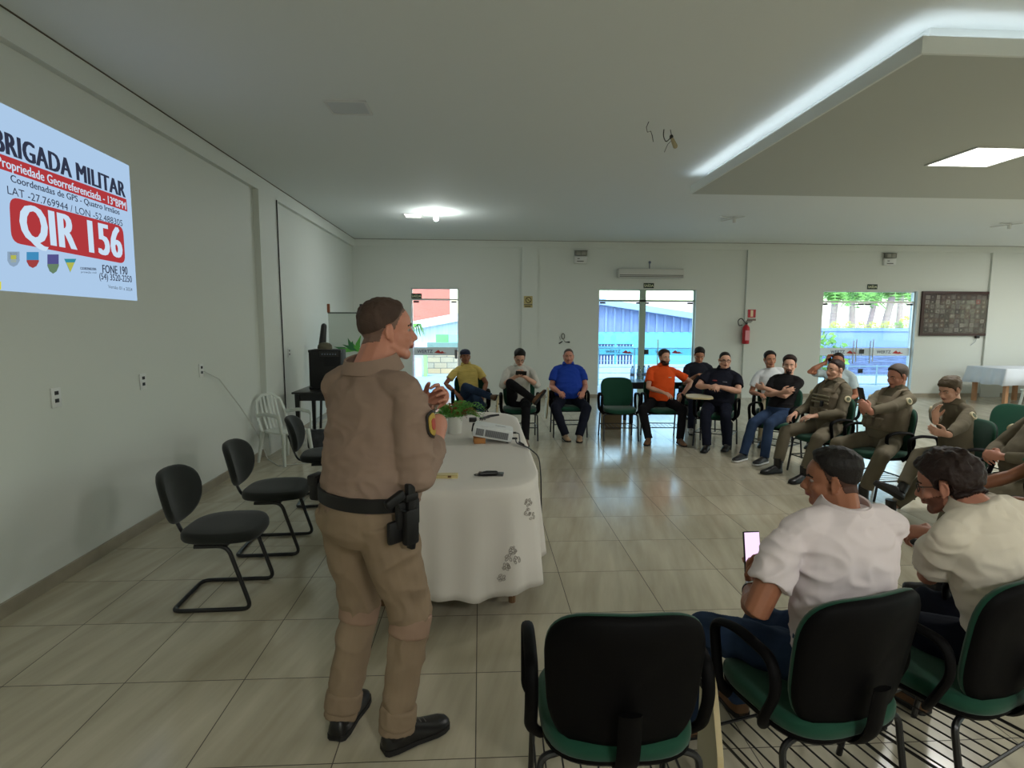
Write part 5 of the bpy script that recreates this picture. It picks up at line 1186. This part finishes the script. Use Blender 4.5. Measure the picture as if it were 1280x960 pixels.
def held_phone(J, wpos, d, n, label, lit=None, size=(.075, .155, .009)):
    """phone in somebody's hand: d = long axis, n = screen normal, in that person's frame"""
    d = Vector(d).normalized(); n = Vector(n); n = (n-d*n.dot(d)).normalized(); x = d.cross(n); T = (J['W2L'].inverted()) @ axes(wpos, x, d, n)
    r = bpy.data.objects.new('smartphone', None); COL.objects.link(r); r.matrix_world = T; tag(r, label, 'phone')
    g = MB(); g.rbox((0, 0, 0), (size[0], size[1], size[2]), .004); g.build('body', M('phone_black', (20, 20, 22), .3, .5), r)
    g = MB(); g.rbox((0, 0, size[2]/2), (size[0]-.007, size[1]-.008, .0012), .0005); g.build('screen', lit or M('screen_dark', (16, 16, 20), .1, .5), r)
    return r
# ---------------------------------------------------------------- people: garments' materials
khaki = M('khaki_shirt', (146, 124, 110), .9, .15, bump=(260, .25, .002), var=(5, .06))
khakit = M('khaki_trousers', (140, 121, 100), .9, .15, bump=(260, .25, .002), var=(5, .06))
drab = M('olive_uniform', (106, 98, 82), .9, .15, bump=(240, .2, .002), var=(8, .10))
drab2 = M('olive_vest', (118, 107, 90), .9, .15, bump=(180, .3, .003), var=(10, .12))
whitep = M('white_polo_cloth', (226, 214, 216), .9, .15, bump=(300, .15, .002))
creamp = M('cream_shirt_cloth', (222, 212, 196), .9, .15, bump=(300, .2, .002))
yellow = M('yellow_polo_cloth', (214, 190, 110), .9, .15, stretch=(1, 1, 8), var=(9, .12))
greysh = M('striped_grey_shirt', (198, 196, 188), .9, .15, stretch=(8, 1, 1), var=(12, .08))
blue = M('royal_blue_polo', (28, 62, 160), .8, .2)
orange = M('orange_polo', (226, 84, 30), .85, .2)
navy = M('navy_uniform', (24, 26, 38), .85, .2)
blackt = M('black_tee', (22, 20, 22), .85, .2)
dkgrey = M('dark_shirt', (34, 36, 46), .85, .2)
whitet = M('white_tee', (226, 230, 232), .9, .2)
palet = M('pale_grey_tee', (176, 192, 196), .9, .2)
greent = M('green_tee', (24, 96, 62), .85, .2)
jean = M('blue_jeans', (44, 60, 86), .9, .15, bump=(400, .2, .001), var=(7, .22))
dkjean = M('dark_trousers', (26, 29, 42), .9, .15, var=(7, .15))
blkt = M('black_trousers', (24, 23, 26), .9, .15)
shoeb = M('shoe_black', (20, 18, 18), .35, .45); shoebr = M('shoe_brown', (104, 74, 50), .55, .3); shoet = M('shoe_tan', (168, 138, 108), .6, .3)
solew = M('sole_white', (220, 220, 216), .6)
hb = M('hair_black', (22, 17, 16), .6, .3, bump=(120, .6, .004)); hbr = M('hair_dark_brown', (40, 26, 22), .6, .3, bump=(120, .6, .004)); hg = M('hair_greying', (78, 68, 62), .65, .3, bump=(120, .5, .003), var=(14, .25))
hcop = M('hair_brown_grey', (74, 58, 50), .7, .25, bump=(140, .5, .003), var=(12, .2))
sk1 = skin('tan', (190, 132, 104)); sk2 = skin('ruddy', (192, 132, 110)); sk3 = skin('light', (206, 158, 134)); sk4 = skin('brown', (158, 104, 78)); sk5 = skin('olive_tone', (178, 124, 96))
patchm = M('patch_cream', (196, 184, 150), .7)
def WP(px, py, Y): q = aY(px, py, Y); return ('w', q.x, q.y, q.z)

# ================================================================ the standing officer
def cop_extras(J):
    r, s, Rs, pz = J['root'], J['s'], J['Rs'], J['pz']
    bk = M('duty_belt_black', (18, 17, 18), .55, .35, bump=(200, .2, .001))
    bz = pz+.075; RX, RY = .186*J['w']*s, .138*s
    def bp(a, o=0, z=0): return V3((RX+o)*math.cos(a), (RY+o)*math.sin(a)+.012, bz+z)
    g = MB(); rings = []
    for j in range(48):
        a = 2*PI*j/48; rings.append([bp(a, -.006, -.026), bp(a, .008, -.026), bp(a, .008, .026), bp(a, -.006, .026)])
    rings.append(rings[0]); g.loft(rings, caps=False); g.build('belt', bk, r, angle=50)
    # holster with pistol at the right hip
    a = math.radians(-6); o = bp(a, .012); ux = V3(math.cos(a), math.sin(a)*.7, 0).normalized(); T = axes(o, V3(0, 0, 1).cross(ux)*1, V3(0, 0, 1), ux)
    hol = MB(); hol.rbox((0, -.03, .02), (.105, .10, .022), .008, bk, T); hol.rbox((0, -.075, .036), (.062, .135, .036), .012, bk, T); hol.rbox((0, .035, .032), (.06, .03, .04), .008, bk, T)
    h_ = hol.build('holster', bk, r)
    pg = MB(); pg.rbox((0, .02, .036), (.034, .13, .026), .006, bk, T); pg.rbox((-.052, .062, .036), (.085, .036, .026), .009, bk, T @ Matrix.Rotation(.35, 4, 'Z')); pg.cap([T @ V3(-.02, -.015, .04), T @ V3(-.05, .0, .04), T @ V3(-.06, .03, .04)], .004, n=6); pg.build('pistol_grip', bk, h_)
    lp = MB(); lp.rbox((-.045, -.088, .012), (.08, .085, .024), .011, bk, T); lp.build('leg_pad', bk, h_)
    st_ = MB(); st_.rbox((.03, -.11, .03), (.02, .10, .03), .004, bk, T @ Matrix.Rotation(-.15, 4, 'Z')); st_.build('strap', bk, h_)
    # pouch at the left back
    a = math.radians(196); o = bp(a, .028); ux = V3(math.cos(a), math.sin(a), 0).normalized(); T = axes(o, V3(0, 0, 1).cross(ux), V3(0, 0, 1), ux)
    g = MB(); g.rbox((0, -.005, 0), (.07, .10, .046), .012, bk, T); p_ = g.build('pouch', bk, r); g = MB(); g.rbox((0, .028, .006), (.074, .045, .046), .01, bk, T); g.build('flap', bk, p_)
    # sleeve badge on the right upper arm
    q = J['shR'].lerp(J['eR'], .40); ax = (J['eR']-J['shR']).normalized(); out = V3(.95, .35, .1); out = (out-ax*out.dot(ax)).normalized(); T = axes(q, ax.cross(out), -ax, out)
    Rr = .074*s
    def badge(name, k, rad, mat, w1, h1):
        g = MB(); n, m_ = 12, 10; V = []
        for i in range(n+1):
            for j in range(m_+1):
                u = (i/n*2-1); v = (j/m_*2-1); hw = w1*(1-.35*max(0, -v)**2)*math.sqrt(max(0, 1-max(0, abs(v)-.55)**2/.21)) ; th_ = u*hw/Rr
                V.append(T @ V3(rad*math.sin(th_), v*h1, rad*math.cos(th_)))
        F = [(i*(m_+1)+j, (i+1)*(m_+1)+j, (i+1)*(m_+1)+j+1, i*(m_+1)+j+1) for i in range(n) for j in range(m_)]
        g.add(V, F); o_ = g.build(name, mat, r, angle=80); sm = o_.modifiers.new('t', 'SOLIDIFY'); sm.thickness = .003; sm.offset = -1; return o_
    b0 = badge('sleeve_badge', 0, Rr+.006, M('badge_black', (36, 28, 24), .7), .036, .052)
    b1 = badge('badge_field', 0, Rr+.009, M('badge_gold', (176, 146, 60), .6), .027, .042); b1.parent = b0
    b2 = badge('badge_centre', 0, Rr+.011, M('badge_red', (170, 70, 60), .6), .014, .022); b2.parent = b0
    # sleeve edge seam of the yoke, trouser knee patches and hem straps
    kp = M('knee_patch', (150, 124, 106), .9, .1, bump=(240, .2, .002))
    for kn, an, hp in ((J['kL'], J['aL'], J['hipL']), (J['kR'], J['aR'], J['hipR'])):
        ax = (an-kn).normalized(); g = MB(); c0 = kn+ax*.035; x = ax.cross(V3(0, 1, 0)).normalized(); y = x.cross(ax); rings = []
        for z, rr_ in ((-.045, .0755), (-.04, .0785), (.035, .0775), (.04, .074)):
            rings.append([c0+ax*z+x*(rr_*s*1.03*math.cos(t))+y*(rr_*s*1.03*math.sin(t)) for t in [2*PI*j/28 for j in range(28)]])
        g.loft(rings); o_ = blob('knee_patch', g, .006, kp, r, smooth=3, post=wrinkle(.003, 12, seed=4))
        g = MB(); c0 = an+(kn-an)*.13; rings = []
        for z, rr_ in ((-.05, .066), (-.045, .071), (.02, .071), (.028, .066)): rings.append([c0-ax*z+x*(rr_*s*math.cos(t))+y*(rr_*s*math.sin(t)) for t in [2*PI*j/28 for j in range(28)]])
        g.loft(rings); blob('trouser_cuff', g, .006, khakit, r, smooth=3, post=wrinkle(.004, 14, seed=6))
    # back pocket seam
    g = MB(); P = []
    for k in range(9): a = math.radians(-38+4*k); P.append(bp(a, .006, -.085-.006*k)) 
    g.tube(P, .0022, n=5); g.build('pocket_seam', M('seam_dark', (74, 62, 48), .9), r)
    # shirt yoke seam and shoulder seam
cop = person('standing officer in khaki uniform seen from behind, black duty belt and holster', (-.455, 2.20), 52, sk2, khaki, khakit, (hcop, 'buzz', .011, .003, .3, 60), shoeb,
    pz=.96, s=1.04, w=1.10, belly=.045, lean=6, side=0, twist=0, head=(-32, -2, 0), hfwd=.032, hup=.022, fat=.010, neckr=.073, vox=.0042, hs=.99,
    wristR=WP(546, 553, 2.36), wristL=WP(531, 512, 2.46), elbR=(.42, -.85, -.42), elbL=(-.5, -.3, -.9),
    handR=dict(d=(-.25, .45, .75), pn=(-.8, .2, -.2), th=(-.3, -.3, .8), c=.85), handL=dict(d=(.55, .35, .55), pn=(.3, -.75, .2), th=(.2, 0, 1), c=.75),
    ankL=(-.128, -.035, .095), ankR=(.122, .035, .095), kneeL=(-.1, 1, 0), kneeR=(.15, 1, 0), footL=26, footR=-20, sleeve='long', shoe_kind='shoe', seed=1, hem=.03, thigh=1.12, leg_l=(.43, .425), extras=cop_extras, fade=M('hair_stubble_grey', (118, 92, 80), .7), girth=1.1, sleeve_r=1.18, wamp=.010, ws=9)
report(cop, 'cop')
# crumpled clear cup between his hands
q = aY(536, 514, 2.44); cup = empty('plastic_cup', q, 0, 'crumpled clear plastic cup between the standing officer hands', 'cup')
g = MB(); rings = []; rnd = random.Random(4)
for z, r_ in ((-.045, .022), (-.03, .024), (0, .028), (.03, .030), (.05, .034), (.05, .032), (.03, .028), (0, .026), (-.03, .022), (-.043, .020)):
    rings.append([V3((r_+rnd.uniform(-.004, .004))*math.cos(t), (r_+rnd.uniform(-.004, .004))*math.sin(t), z) for t in [2*PI*j/14 for j in range(14)]])
g.loft(rings); cb_ = g.build('cup_wall', clear_mat('cup_plastic', (228, 234, 236), .16, .12), cup); cup.rotation_euler = (.3, .3, 0)
print('t cop')

# ================================================================ seated people
def sit(key, cx, cy, deg, chair_label, label, *a, tablet=None, dark=False, chair=True, cdeg=None, off=.07, **k):
    if chair: CH[key] = arm_chair(chair_label, (cx, cy), math.radians(cdeg if cdeg is not None else deg)-PI/2, tablet, dark=dark)
    h_ = math.radians(deg); J = person(label, (cx-math.cos(h_)*off, cy-math.sin(h_)*off), deg, *a, **k); report(J, key); return J
def logo(J, mat, x=.08, z=.36, size=.018):
    o = J['Sp'] @ V3(x, .128+J['b']*.3, z); g = MB(); g.cap([o+V3(-size, .004, 0), o+V3(size, .004, .002)], size*.4, n=6); g.build('chest_logo', mat, J['root'])
# man in yellow polo at the far left of the ring
J = sit('P2', -.15, 8.72, -84, 'green chair under the man in the yellow polo, mostly hidden by table and fern', 'seated man in yellow polo and dark blue cap, one leg crossed, left of the group',
    sk4, yellow, jean, (hb, 'short', .008, .003), shoebr, lean=-14, side=6, head=(4, -4, 0), ankR=(-.26, .36, .60), kneeR=(.9, .2, .5), footR=(-.9, .4, -.3), ankL=(-.13, .44, .09), wristR=(.22, .12, .62), elbR=(1, -.3, .1), wristL=(-.18, .14, .60), elbL=(-.8, -.6, 0), seed=2, s=.93, w=.95)
capm2 = M('navy_cap', (30, 36, 62), .8)
g = MB(); Tc = J['Th']
g.loft([[Tc @ V3(r_*math.cos(t), -.014+r_*1.2*math.sin(t), z) for t in [2*PI*j/24 for j in range(24)]] for z, r_ in ((.045, .086), (.075, .088), (.105, .078), (.13, .05), (.138, .012))]); c_ = g.build('cap', capm2, J['root'])
g = MB(); V = [Tc @ V3(x, y, z) for z in (.046, .054) for x, y in ((-.075, .05), (-.07, .12), (-.035, .155), (.035, .155), (.07, .12), (.075, .05))]; g.add(V, [(0, 1, 2, 3, 4, 5)[::-1], (6, 7, 8, 9, 10, 11)]+[(i, (i+1) % 6, 6+(i+1) % 6, 6+i) for i in range(6)]); g.build('visor', capm2, c_, smooth=False)
# man in grey shirt with phone
J = sit('P3', .57, 8.28, -90, 'green chair under the man in the pale striped shirt', 'seated man in pale striped shirt and glasses looking down at his phone, leg crossed',
    sk3, greysh, blkt, (hb, 'short', .024, .007), shoebr, tablet='down', lean=-2, head=(4, 30, 0), hfwd=.02, ankR=(-.16, .42, .63), kneeR=(.7, .2, .9), footR=(-.85, .3, -.4), ankL=(-.05, .52, .09), wristR=(.07, .27, .93), wristL=(-.05, .27, .93), elbR=(.8, -.3, -.7), elbL=(-.9, -.3, -.7), sleeve='roll', glasses=True,
    handR=dict(d=(-.5, .4, .3), pn=(-.3, -.9, .3), th=(-.3, 0, 1), c=.6), handL=dict(d=(.5, .4, .3), pn=(.3, -.9, .3), th=(.3, 0, 1), c=.6), seed=3)
held_phone(J, V3(.0, .345, .985), (1, 0, .05), (0, -.8, .6), 'black phone held by the man in the pale striped shirt')
# man in royal blue polo
J = sit('P4', 1.33, 8.52, -91, 'green chair under the man in the royal blue polo', 'heavy seated man in royal blue polo with both hands on his thighs',
    sk2, blue, dkjean, (hg, 'bald', .005, .002), shoet, tablet='down_far', w=1.12, belly=.075, fat=.01, neckr=.064, thigh=1.15, lean=-6, head=(-6, 0, 0), ankR=(.10, .44, .09), ankL=(-.10, .50, .09), kneeR=(.7, .5, 1), kneeL=(-.7, .5, 1), footR=8, footL=-8, wristR=(.18, .26, .68), wristL=(-.18, .28, .68), elbR=(.45, -.8, -.4), elbL=(-.45, -.8, -.4), seed=4, sleeve_r=1.15, girth=1.15)
# man in orange polo
J = sit('P5', 2.66, 8.22, -94, 'green chair under the man in the orange polo', 'bearded seated man in orange polo, knees apart, looking to his side',
    sk3, orange, blkt, (hbr, 'short', .020, .005), shoebr, w=1.05, belly=.02, lean=-6, side=-4, head=(18, 0, 0), beard=('full', hbr, .006), ankR=(.27, .46, .09), ankL=(-.16, .50, .09), kneeR=(1, .5, 1), kneeL=(-.5, .5, 1), footR=-20, footL=4, wristR=(.03, .24, .70), elbR=(.9, -.4, -.5), wristL=(-.30, .12, .68), elbL=(-1, -.3, 0), seed=5,
    extras=lambda J: logo(J, M('logo_white', (230, 220, 210), .6), -.08, .37, .016))
# man in dark shirt behind
J = sit('P6', 3.48, 8.95, -104, 'green chair behind, under the man in the dark shirt reading his phone', 'seated man in dark shirt behind the others, head bent over his phone',
    sk5, dkgrey, dkjean, (hb, 'short', .022, .005), M('shoe_pale', (150, 146, 138), .6), collar=False, lean=2, head=(0, 26, 0), wristR=(.08, .26, .86), wristL=(-.06, .27, .86), ankR=(.14, .50, .09), ankL=(-.10, .44, .09), seed=6)
# man in navy uniform with glasses
J = sit('P7', 3.27, 7.72, -124, 'green chair with raised tablet under the man in navy uniform', 'heavy seated man in navy uniform with glasses, hands together over the writing tablet',
    sk3, navy, dkjean, (hb, 'bald', .007, .003), shoeb, tablet='up', w=1.12, belly=.06, fat=.008, neckr=.064, thigh=1.12, lean=-6, side=-6, head=(22, 4, 0), glasses=True, wristR=(.06, .29, .84), wristL=(-.08, .27, .84), elbR=(.9, -.2, -.5), elbL=(-.9, -.2, -.5), ankR=(.02, .50, .09), ankL=(-.20, .30, .09), kneeR=(.1, .5, 1), sleeve='short', seed=7, sleeve_r=1.15, girth=1.1,
    handR=dict(d=(-.7, .5, 0), pn=(0, -.6, -.7), th=(-.2, .3, .9), c=.5), handL=dict(d=(.7, .5, .1), pn=(0, -.6, -.7), th=(.2, .3, .9), c=.5), extras=lambda J: (logo(J, M('logo_red', (150, 60, 60), .6), .07, .36, .022), logo(J, M('logo_grey', (110, 110, 120), .6), -.07, .36, .022)))
# man in white shirt behind the black tee
J = sit('P8', 4.17, 7.86, -118, 'green chair under the man in the white tee, behind the black tee', 'seated man in white tee mostly hidden behind the man in the black tee',
    sk5, whitet, M('beige_trousers', (160, 148, 120), .9), (hb, 'short', .020, .005), shoeb, collar=False, lean=-2, side=8, head=(20, 0, 0), wristR=(.20, .22, .70), ankR=(.14, .40, .09), seed=8)
# man in black tee, arms crossed
J = sit('P9', 3.73, 7.0, -148, 'green chair under the man in the black tee', 'seated man in black tee and blue jeans with crossed arms and goatee',
    sk3, blackt, jean, (hbr, 'short', .024, .006), M('sneaker_black', (28, 28, 30), .5), collar=False, lean=-16, side=-3, head=(26, 4, 0), beard=('goatee', hbr, .004), wristR=(-.11, .15, .84), wristL=(.12, .12, .87), elbR=(.7, .4, -.8), elbL=(-.7, .4, -.8), ankR=(.10, .56, .09), ankL=(-.14, .50, .09), seed=9, shoe_kind='shoe', sole=solew,
    handR=dict(d=(-.9, .1, .3), pn=(0, -1, 0), th=(0, 0, 1), c=.3), handL=dict(d=(.9, 0, .1), pn=(0, -1, 0), th=(0, 0, 1), c=.2))
# man in pale tee phoning behind
J = sit('P10', 4.90, 7.62, -140, 'green chair under the phoning man in the pale tee', 'man in pale grey tee sitting behind the officers with a phone at his ear',
    sk4, palet, dkjean, (hb, 'buzz', .005, .002), shoeb, collar=False, lean=2, head=(10, 0, 0), wristR=(.13, .12, 1.16), elbR=(.8, .6, -.8), ankR=(.14, .42, .09), seed=10, handR=dict(d=(-.2, -.2, 1), pn=(-1, -.2, 0), th=(0, .9, .3), c=.6))
held_phone(J, J['Th'] @ V3(.100, .015, -.01), (0, .35, 1), (-1, .2, 0), 'dark phone held at the ear of the man in the pale grey tee')
# officers in vests
def vest(J):
    Sp, w, b, s = J['Sp'], J['w'], J['b'], J['s']; g = MB()
    g.loft([[Sp @ V3(rx*w*math.copysign(abs(math.cos(a))**.8, math.cos(a)), yo+ry*math.sin(a), z) for a in [2*PI*j/30 for j in range(30)]] for z, rx, ry, yo in [(.09, .178+b*.5, .150+b, b*.6), (.12, .186+b*.5, .160+b*1.05, b*.64), (.27, .184+b*.3, .158+b*.7, b*.45), (.36, .180, .156+b*.2, b*.15), (.42, .150, .145, 0), (.45, .135, .130, 0)]])
    for x in (-1, 1): g.tube([Sp @ V3(x*.095, .115, .41), Sp @ V3(x*.10, .06, .525), Sp @ V3(x*.105, -.01, .555), Sp @ V3(x*.10, -.08, .51), Sp @ V3(x*.09, -.115, .42)], .034*s, n=10, up=(1, 0, 0), ry=.013*s)
    v = blob('vest', g, .007, drab2, J['root'], smooth=3, post=wrinkle(.003, 9, (1, 1, 1), 3))
    Y = .168+b*.85
    for k, z in enumerate((.34, .30, .26)):
        gg = MB(); gg.rbox((0, 0, 0), (.26*s, .016, .02*s), .004, None, Sp @ Matrix.Translation((0, .172+b*(.35+.15*k), z+.02)) @ Matrix.Scale(1, 4)); gg.build('webbing', M('webbing_tan', (136, 128, 104), .9), v)
    for x in (-.085, .0, .085):
        gg = MB(); gg.rbox((0, 0, 0), (.07, .045, .10), .012, None, Sp @ Matrix.Translation((x, .182+b*1.0-abs(x)*.25, .165))); p_ = gg.build('pouch', drab2, v); gg = MB(); gg.rbox((0, .004, .034), (.074, .046, .03), .008, None, Sp @ Matrix.Translation((x, .182+b-abs(x)*.25, .165))); gg.build('flap', drab2, p_)
    gg = MB(); gg.rbox((0, 0, 0), (.035, .03, .07), .008, None, Sp @ Matrix.Translation((-.05, .19+b*.5, .27))); gg.build('radio', darkm, v)
    arm_patch(J)
def arm_patch(J):
    for sh, el, sx in ((J['shL'], J['eL'], -1), (J['shR'], J['eR'], 1)):
        q = sh.lerp(el, .42); ax = (el-sh).normalized(); out = V3(sx, .25, .2); out = (out-ax*out.dot(ax)).normalized(); T = axes(q+out*.064*J['s'], ax.cross(out), -ax, out)
        g = MB(); g.lathe([(0, -.01), (.034, -.01), (.034, .005), (.028, .007), (0, .008)], n=20); g.xf(T); o = g.build('shoulder_patch', patchm, J['root']); g = MB(); g.lathe([(.012, .0075), (.02, .0075), (.02, .0095), (.012, .0095)], n=16); g.xf(T); g.build('patch_ring', M('patch_green', (90, 96, 74), .8), o)
J = sit('P11', 3.82, 6.14, -168, 'green chair under the officer in vest next to the black tee', 'officer in olive uniform and vest, cropped hair, hands resting on his thighs',
    sk3, drab, drab, (hbr, 'buzz', .008, .002), shoeb, fade=M('hair_stubble_dark', (78, 52, 42), .7), sleeve='long', collar=True, lean=-6, side=-2, head=(0, 0, 0), ankR=(.16, .50, .09), ankL=(-.22, .48, .09), kneeR=(.3, .5, 1), kneeL=(-.5, .5, 1), footR=0, footL=10, shoe_kind='boot', wristR=(.16, .30, .68), wristL=(-.14, .30, .70), thigh=1.08, seed=11, extras=vest)
J = sit('P12', 3.95, 5.42, -174, 'green chair under the officer in vest holding up his phone', 'broad officer in olive uniform and vest looking at the phone in his raised hands',
    sk2, drab, drab, (hg, 'short', .016, .005), shoeb, sleeve='long', collar=True, w=1.06, belly=.03, lean=-12, head=(0, 12, 0), ankR=(.16, .46, .09), ankL=(-.26, .42, .09), kneeL=(-.8, .5, .8), shoe_kind='boot', wristR=WP(1077, 516, 5.28), wristL=WP(1087, 514, 5.12), elbR=(.8, -.3, -.8), elbL=(-.9, -.3, -.7), thigh=1.1, seed=12, extras=vest,
    handR=dict(d=(-.3, .5, .6), pn=(-.8, -.3, 0), th=(0, -.5, .6), c=.6), handL=dict(d=(.3, .5, .6), pn=(.8, -.3, 0), th=(0, -.5, .6), c=.6))
q = aY(1077, 494, 5.2); held_phone(J, J['W2L'] @ q, (0, .3, 1), (0, -1, .35), 'black phone held up by the broad officer in the vest')
J = sit('P13', 4.08, 4.70, -178, 'green chair under the officer with tied up hair', 'officer in olive uniform with hair tied up, legs crossed, hands raised before her',
    sk3, drab, drab, (M('hair_brown_bun', (84, 70, 52), .6, .3, bump=(120, .5, .003)), 'low', .020, .008, .25, 40), shoeb, sleeve='long', collar=True, w=.94, s=.885, lean=8, head=(8, 16, 0), ankL=(-.02, .60, .09), ankR=(-.13, .60, .30), kneeR=(.0, .5, 1), kneeL=(-.1, .4, 1), footR=(0, .9, -.3), shoe_kind='boot', wristR=WP(1168, 530, 4.40), wristL=WP(1182, 545, 4.28), elbR=(.8, -.3, -.7), elbL=(-.9, -.3, -.7), thigh=1.02, seed=13, extras=arm_patch,
    handR=dict(d=(-.2, .3, .95), pn=(-.9, 0, 0), th=(0, -.9, .3), c=.25), handL=dict(d=(.2, .9, .2), pn=(.8, -.3, .3), th=(0, 0, 1), c=.5))
g = MB(); g.ell(J['Th'] @ V3(0, -.085, .088), (.042, .038, .036)); blob('hair_bun', g, .005, MATS['hair_brown_bun'], J['root'], smooth=2, post=wrinkle(.004, 30))
# officer at the right edge and neighbour in green tee
J = sit('P14', 3.92, 3.86, 168, 'chair with black back at the right edge of the picture', 'officer in olive uniform at the right edge, hands joined on his belly',
    sk2, drab, drab, (hb, 'short', .010, .004), shoeb, sleeve='long', dark=True, belly=.06, w=1.05, lean=-10, head=(0, 6, 0), wristR=(.07, .26, .74), wristL=(-.10, .27, .76), elbR=(.9, -.3, -.5), elbL=(-.9, -.3, -.5), ankR=(.12, .5, .09), shoe_kind='boot', seed=14, extras=arm_patch, handR=dict(d=(-.8, .5, 0), pn=(0, -.8, -.4), th=(0, .2, 1), c=.4), handL=dict(d=(.8, .5, 0), pn=(0, -.8, -.4), th=(0, .2, 1), c=.4))
J = sit('P15', 3.05, 2.92, 140, 'green chair under the person in the green tee at the right edge', 'person in green tee at the right edge, forearm resting forward',
    sk4, greent, blkt, (hb, 'short', .010, .004), shoeb, collar=False, lean=-8, w=1.05, wristL=(-.12, .30, .70), wristR=(.10, .40, .70), elbL=(-.8, -.3, -.4), seed=15)
# foreground pair
J = sit('P16', 1.24, 1.88, 98, '', 'man in white polo with black hair holding a lit phone, back to the camera',
    sk4, whitep, jean, (hb, 'short', .020, .003, .15, 60), shoebr, fade=M('hair_stubble_dark', (78, 52, 42), .7), chair=False, cdeg=107, lean=5, side=0, head=(55, 4, 0), hfwd=.02, hs=.87, hup=-.035, vox=.0045, s=.97, w=1.12, neckr=.058, fat=.006, wristL=WP(939, 738, 1.99), wristR=WP(958, 722, 2.12), elbL=(-.75, -.75, -.5), elbR=(.8, -.3, -.8), kneeL=(-.4, .5, 1), kneeR=(-.3, .5, 1), ankL=(-.34, .42, .09), ankR=(-.06, .50, .09),
    handL=dict(d=(.25, .45, .85), pn=(.55, -.8, .2), th=(.4, -.6, .5), c=.55), handR=dict(d=(-.35, .4, .8), pn=(-.7, -.7, .2), th=(-.3, -.6, .6), c=.6), seed=16, wamp=.011, ws=8, girth=1.15, sleeve_r=1.12)
JP16 = J
q = aY(940, 690, 2.06); held_phone(J, J['W2L'] @ q, (.05, .25, .97), (.12, -.96, .25), 'phone with glowing pinkish screen held by the man in the white polo', lit=emit('phone_screen_glow', (238, 205, 244), 1.15))
wt = J['wL']; ax = (J['wL']-J['eL']).normalized(); g = MB(); x = ax.orthogonal().normalized(); y = ax.cross(x); c0 = wt-ax*.012
g.loft([[c0+ax*z+x*(r_*math.cos(t))+y*(r_*math.sin(t)) for t in [2*PI*j/20 for j in range(20)]] for z, r_ in ((-.011, .031), (-.009, .034), (.009, .033), (.011, .030))]); wr_ = g.build('wristwatch', darkm, J['root'])
out = (J['W2L'] @ CAM-c0); out = (out-ax*out.dot(ax)).normalized(); side_ = ax.cross(out); g = MB(); g.lathe([(0, 0), (.019, 0), (.02, .006), (.017, .010), (0, .010)], n=18); g.xf(axes(c0+out*.03+side_*.006, side_, ax, out)); g.build('watch_case', chrome, wr_)
J = sit('P17', 1.90, 1.90, 108, '', 'man in cream shirt with bushy dark hair and glasses leaning forward in the foreground',
    sk2, creamp, dkjean, (hbr, 'long', .026, .016, .45, 38), shoebr, chair=False, lean=16, side=-8, head=(20, 16, 0), hfwd=.05, hup=-.045, vox=.0045, s=.97, w=1.06, neckr=.060, glasses=True, beard=('full', M('stubble_brown', (120, 74, 58), .7), .0012), wristL=WP(1172, 668, 2.20), wristR=WP(1200, 690, 2.30), elbL=(-.8, -.3, -.8), elbR=(.8, -.3, -.8), kneeL=(-.2, .5, 1),
    handL=dict(d=(-.3, .8, -.1), pn=(.5, .1, -.9), th=(.7, .5, 0), c=.6), handR=dict(d=(-.5, .6, -.2), pn=(-.3, .1, -.9), th=(-.7, .5, 0), c=.5), seed=17, wamp=.012, ws=8, sleeve_r=1.2)
JP17 = J
arm_chair('empty green chair standing behind the officer with tied up hair', (5.25, 5.45), math.radians(-170)-PI/2)
S.view_settings.view_transform='Standard'; S.view_settings.look='None'; S.view_settings.gamma=1; S.view_settings.use_curve_mapping=False
